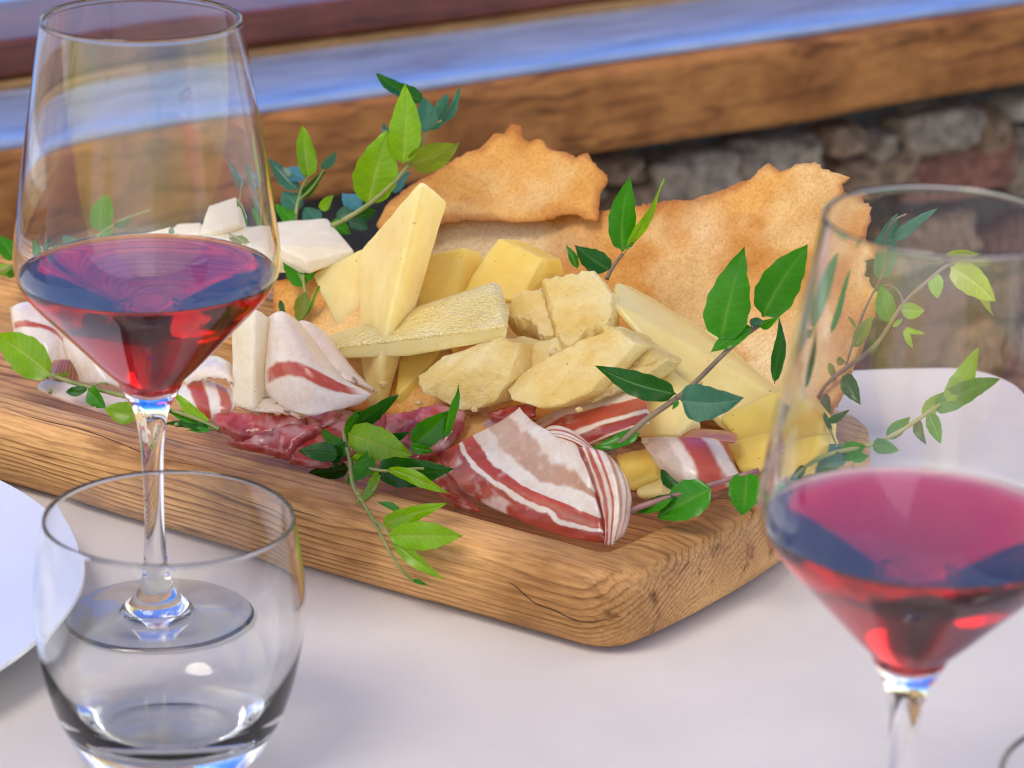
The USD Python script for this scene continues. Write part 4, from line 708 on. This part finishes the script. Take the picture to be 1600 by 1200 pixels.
sprig('bluish green sprig standing behind the white cheese at the back', [([(462, 350, .168), (467, 310, .174), (480, 277, .178)], .0008, .0005), ([(467, 312, .174), (490, 290, .176), (505, 266, .178)], .0006, .0004), ([(396, 340, .168), (402, 300, .175), (408, 280, .178)], .0006, .0004)],
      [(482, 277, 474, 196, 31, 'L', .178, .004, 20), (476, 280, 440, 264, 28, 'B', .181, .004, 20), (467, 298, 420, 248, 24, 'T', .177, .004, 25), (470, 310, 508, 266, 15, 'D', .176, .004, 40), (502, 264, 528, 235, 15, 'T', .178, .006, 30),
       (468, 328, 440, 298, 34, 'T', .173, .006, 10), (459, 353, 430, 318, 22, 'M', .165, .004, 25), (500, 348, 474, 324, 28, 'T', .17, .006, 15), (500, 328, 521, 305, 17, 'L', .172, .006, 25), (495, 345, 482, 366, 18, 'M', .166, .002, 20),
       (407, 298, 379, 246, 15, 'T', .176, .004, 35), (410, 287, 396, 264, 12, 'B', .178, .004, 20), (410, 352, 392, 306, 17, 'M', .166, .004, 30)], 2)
sprig('leaf pair hanging over the white cheese beside the left glass', [([(474, 430, .124), (475, 446, .121), (477, 458, .119)], .0008, .0005), ([(372, 362, .136), (395, 372, .132), (418, 388, .13)], .0006, .0004)],
      [(474, 448, 441, 389, 36, 'M', .122, .006, 15), (477, 456, 463, 507, 24, 'O', .118, -.006, 20), (500, 447, 466, 508, 6, 'M', .119, -.004, 50), (478, 436, 492, 426, 14, 'M', .122, .004, 20), (436, 470, 448, 494, 10, 'D', .112, -.004, 40), (414, 390, 370, 366, 26, 'O', .130, .006, 30)], 3)
sprig('small sprig at the back left seen through the tall glass', [([(135, 382, .152), (145, 368, .156), (170, 349, .16), (236, 326, .166)], .0008, .0004)],
      [(146, 358, 162, 300, 40, 'M', .158, .002, 10), (149, 372, 172, 352, 16, 'M', .154, .004, 25), (172, 350, 205, 340, 12, 'D', .160, .004, 35), (105, 378, 78, 366, 18, 'T', .155, .004, 15), (82, 380, 110, 372, 15, 'T', .15, .004, 20), (90, 388, 60, 384, 14, 'M', .148, .004, 20),
       (270, 352, 272, 372, 10, 'T', .148, -.002, 30), (34, 388, 50, 366, 18, 'D', .155, .004, 20)], 4)
sprig('bright green leaf pair at the far left edge behind the glass', [([(-8, 425, .14), (12, 418, .142), (22, 412, .144)], .0008, .0005)],
      [(22, 407, -6, 366, 30, 'M', .144, .006, 10), (24, 424, -8, 414, 20, 'L', .142, .004, 15), (10, 432, 30, 420, 12, 'M', .14, .004, 20)], 5)
sprig('sprig with one broad light leaf lying along the board\'s left rim', [([(81, 586, .046), (131, 603, .044), (197, 620, .042), (265, 640, .041), (310, 656, .040), (342, 671, .040)], .0009, .0008), ([(136, 606, .044), (152, 600, .046), (168, 598, .048)], .0005, .0003)],
      [(82, 587, -10, 522, 60, 'L', .046, .004, -8), (84, 590, 112, 582, 10, 'O', .045, .004, 20), (76, 592, 0, 545, 26, 'D', .052, .004, 30), (137, 610, 101, 611, 17, 'D', .042, .002, 20), (137, 609, 162, 637, 26, 'M', .042, -.006, 30), (216, 648, 163, 638, 36, 'L', .040, -.004, 10),
       (325, 662, 271, 615, 18, 'L', .040, .006, 25), (322, 662, 258, 640, 15, 'M', .040, .002, 25), (330, 673, 254, 660, 14, 'D', .038, .002, 20), (230, 652, 268, 640, 18, 'M', .038, .002, 20), (332, 672, 290, 672, 8, 'M', .037, 0, 30)], 6, buds=[(78, 612, .044, 4), (166, 600, .048, 3), (276, 664, .038, 4), (312, 670, .038, 3)])
def on(px, py, off): return (px, py, SV(px, py, off))
def onl(bx, by, tx, ty, w, kd, o1, o2, roll):
    v0 = SV(bx, by, o1); return (bx, by, tx, ty, w, kd, v0, SV(tx, ty, o2)-v0, roll)
sprig('bright green sprig hanging over the front rim beside the folded bacon', [([(537, 674, .047), (542, 700, .040), (547, 722, .027), on(556, 768, .006), on(570, 790, .004), on(587, 819, .005), on(609, 862, .006), on(628, 891, .006), on(646, 909, .005)], .0008, .0005), ([(546, 722, .030), (570, 730, .026), (592, 735, .025), (640, 733, .024), (662, 732, .024)], .0008, .0005), ([on(585, 815, .005), on(600, 826, .008), on(610, 840, .009)], .0006, .0004)],
      [(537, 672, 622, 615, 26, 'D', .048, .012, 30), (544, 677, 647, 711, 52, 'L', .044, -.002, 5), (543, 712, 504, 668, 24, 'M', .042, .008, 30), (529, 711, 464, 704, 30, 'D', .037, .000, 10), onl(545, 731, 482, 738, 28, 'D', .010, .008, 8), (645, 697, 700, 641, 46, 'M', .046, .012, 20), (694, 684, 719, 602, 14, 'M', .05, .012, 45), (640, 698, 678, 706, 16, 'M', .042, .002, 20),
       (587, 733, 709, 733, 46, 'D', .026, .004, 6), (583, 714, 540, 759, 28, 'M', .030, -.016, 20), (592, 738, 558, 792, 15, 'L', .024, -.026, 30), (606, 733, 698, 773, 20, 'L', .023, -.008, 25), (624, 803, 574, 787, 24, 'M', .002, .004, 15), (597, 819, 698, 787, 28, 'L', -.006, .006, 10), onl(607, 837, 726, 836, 44, 'L', .009, .012, 5), onl(611, 843, 692, 906, 22, 'L', .008, .008, 20), onl(643, 906, 668, 914, 7, 'M', .005, .005, 20), (540, 690, 520, 735, 20, 'D', .040, -.002, 30), (548, 716, 596, 744, 22, 'L', .032, -.002, 35), (556, 700, 640, 676, 24, 'D', .046, .004, 25), (560, 742, 574, 704, 16, 'M', .026, .004, 30), (541, 684, 560, 640, 18, 'M', .047, .004, 30), (600, 728, 640, 716, 18, 'L', .030, .002, 30)], 7, buds=[on(618, 768, .012)+(3,), on(560, 772, .008)+(4,)])
sprig('tall sprig with brown stem slanting up in front of the pale wedge', [([(925, 712, .050), (961, 699, .052), (1002, 662, .058), (1059, 621, .066), (1130, 554, .080), (1175, 516, .088), (1192, 505, .092)], .0013, .0008)],
      [(1126, 532, 1160, 388, 68, 'M', .082, .004, -12), (1191, 495, 1262, 381, 62, 'M', .090, .006, 12), (1176, 511, 1110, 551, 26, 'M', .086, -.008, 30), (1172, 506, 1197, 501, 14, 'T', .088, -.004, 10), (1186, 511, 1216, 497, 16, 'M', .090, -.002, 25), (1057, 616, 926, 571, 40, 'D', .064, -.004, -10), (1062, 625, 1161, 622, 58, 'T', .064, -.010, 0), (999, 676, 928, 702, 22, 'M', .056, -.008, 25), (1210, 599, 1222, 491, 20, 'D', .105, .004, 35), (1060, 626, 1050, 640, 8, 'M', .064, -.002, 20)], 8, 'stem_brown')
sprig('short glossy sprig standing against the bread above the square slab', [([(948, 436, .142), (955, 422, .145), (974, 396, .150)], .0009, .0007)],
      [(972, 393, 983, 273, 44, 'M', .149, .004, 20), (953, 422, 899, 385, 36, 'D', .146, .006, 15), (902, 420, 886, 380, 13, 'M', .148, .004, 35), (976, 396, 1043, 285, 14, 'L', .151, .006, 45)], 9, 'stem_brown')
sprig('slender sprig with yellow-green leaves rising behind the right glass', [([(1240, 618, .150), (1293, 575, .152), (1327, 557, .154), (1364, 528, .157), (1390, 491, .160), (1416, 462, .163), (1456, 431, .166), (1477, 416, .168), (1497, 410, .17)], .0011, .0006), ([(1300, 570, .153), (1324, 501, .160), (1348, 454, .165), (1369, 417, .168), (1374, 378, .17), (1411, 333, .174)], .0007, .0004), ([(1404, 470, .162), (1392, 450, .163), (1368, 442, .164)], .0004, .0003)],
      [(1487, 416, 1568, 470, 46, 'Y', .168, -.004, 10), (1532, 450, 1564, 492, 12, 'Y', .17, -.002, 30), (1478, 396, 1538, 395, 14, 'Y', .172, .002, 30), (1459, 425, 1465, 466, 28, 'L', .166, -.002, 15), (1385, 504, 1362, 440, 34, 'M', .159, .004, 20), (1316, 539, 1348, 490, 27, 'O', .155, .004, 15), (1400, 482, 1442, 484, 27, 'L', .161, .002, 15), (1408, 512, 1442, 521, 9, 'L', .158, -.002, 20), (1405, 514, 1425, 544, 11, 'L', .158, -.004, 25), (1386, 508, 1404, 496, 9, 'L', .159, .002, 20),
       (1340, 546, 1366, 528, 32, 'D', .158, .006, 10), (1358, 435, 1396, 332, 42, 'T', .170, .006, 15), (1388, 372, 1464, 326, 20, 'T', .172, .006, 20), (1261, 513, 1294, 411, 17, 'M', .150, .004, 30), (1296, 583, 1332, 629, 30, 'D', .150, -.006, 10), (1254, 612, 1276, 640, 22, 'D', .146, -.004, 15), (1262, 560, 1282, 590, 14, 'O', .152, 0, 20), (1280, 556, 1300, 562, 14, 'O', .153, 0, 10), (1318, 508, 1297, 488, 6, 'O', .158, 0, 20)], 10, 'stem_brown')
sprig('sprig of broad leaves lying over the board\'s rounded end', [([(960, 808, .036), (984, 798, .040), (1059, 773, .050), (1106, 759, .055), (1142, 748, .060), (1185, 735, .068)], .0012, .0010)],
      [(1112, 763, 1026, 809, 58, 'M', .053, -.008, 20), (1166, 738, 1160, 808, 58, 'M', .064, -.014, 8), (1060, 767, 1032, 732, 24, 'D', .056, .004, 20), (1056, 776, 982, 795, 20, 'D', .048, -.002, 20), (1052, 780, 990, 802, 13, 'M', .046, -.002, 30), (1060, 778, 1080, 770, 14, 'D', .054, .002, 20)], 11, 'stem_purple')
sprig('dark green sprig lying behind the right glass on the board\'s end', [([(1205, 735, .09), (1245, 712, .1), (1300, 698, .11), (1350, 690, .116), (1400, 672, .122), (1452, 642, .13), (1470, 630, .134)], .0010, .0007), ([(1262, 640, .13), (1276, 664, .124), (1293, 692, .114)], .0006, .0005)],
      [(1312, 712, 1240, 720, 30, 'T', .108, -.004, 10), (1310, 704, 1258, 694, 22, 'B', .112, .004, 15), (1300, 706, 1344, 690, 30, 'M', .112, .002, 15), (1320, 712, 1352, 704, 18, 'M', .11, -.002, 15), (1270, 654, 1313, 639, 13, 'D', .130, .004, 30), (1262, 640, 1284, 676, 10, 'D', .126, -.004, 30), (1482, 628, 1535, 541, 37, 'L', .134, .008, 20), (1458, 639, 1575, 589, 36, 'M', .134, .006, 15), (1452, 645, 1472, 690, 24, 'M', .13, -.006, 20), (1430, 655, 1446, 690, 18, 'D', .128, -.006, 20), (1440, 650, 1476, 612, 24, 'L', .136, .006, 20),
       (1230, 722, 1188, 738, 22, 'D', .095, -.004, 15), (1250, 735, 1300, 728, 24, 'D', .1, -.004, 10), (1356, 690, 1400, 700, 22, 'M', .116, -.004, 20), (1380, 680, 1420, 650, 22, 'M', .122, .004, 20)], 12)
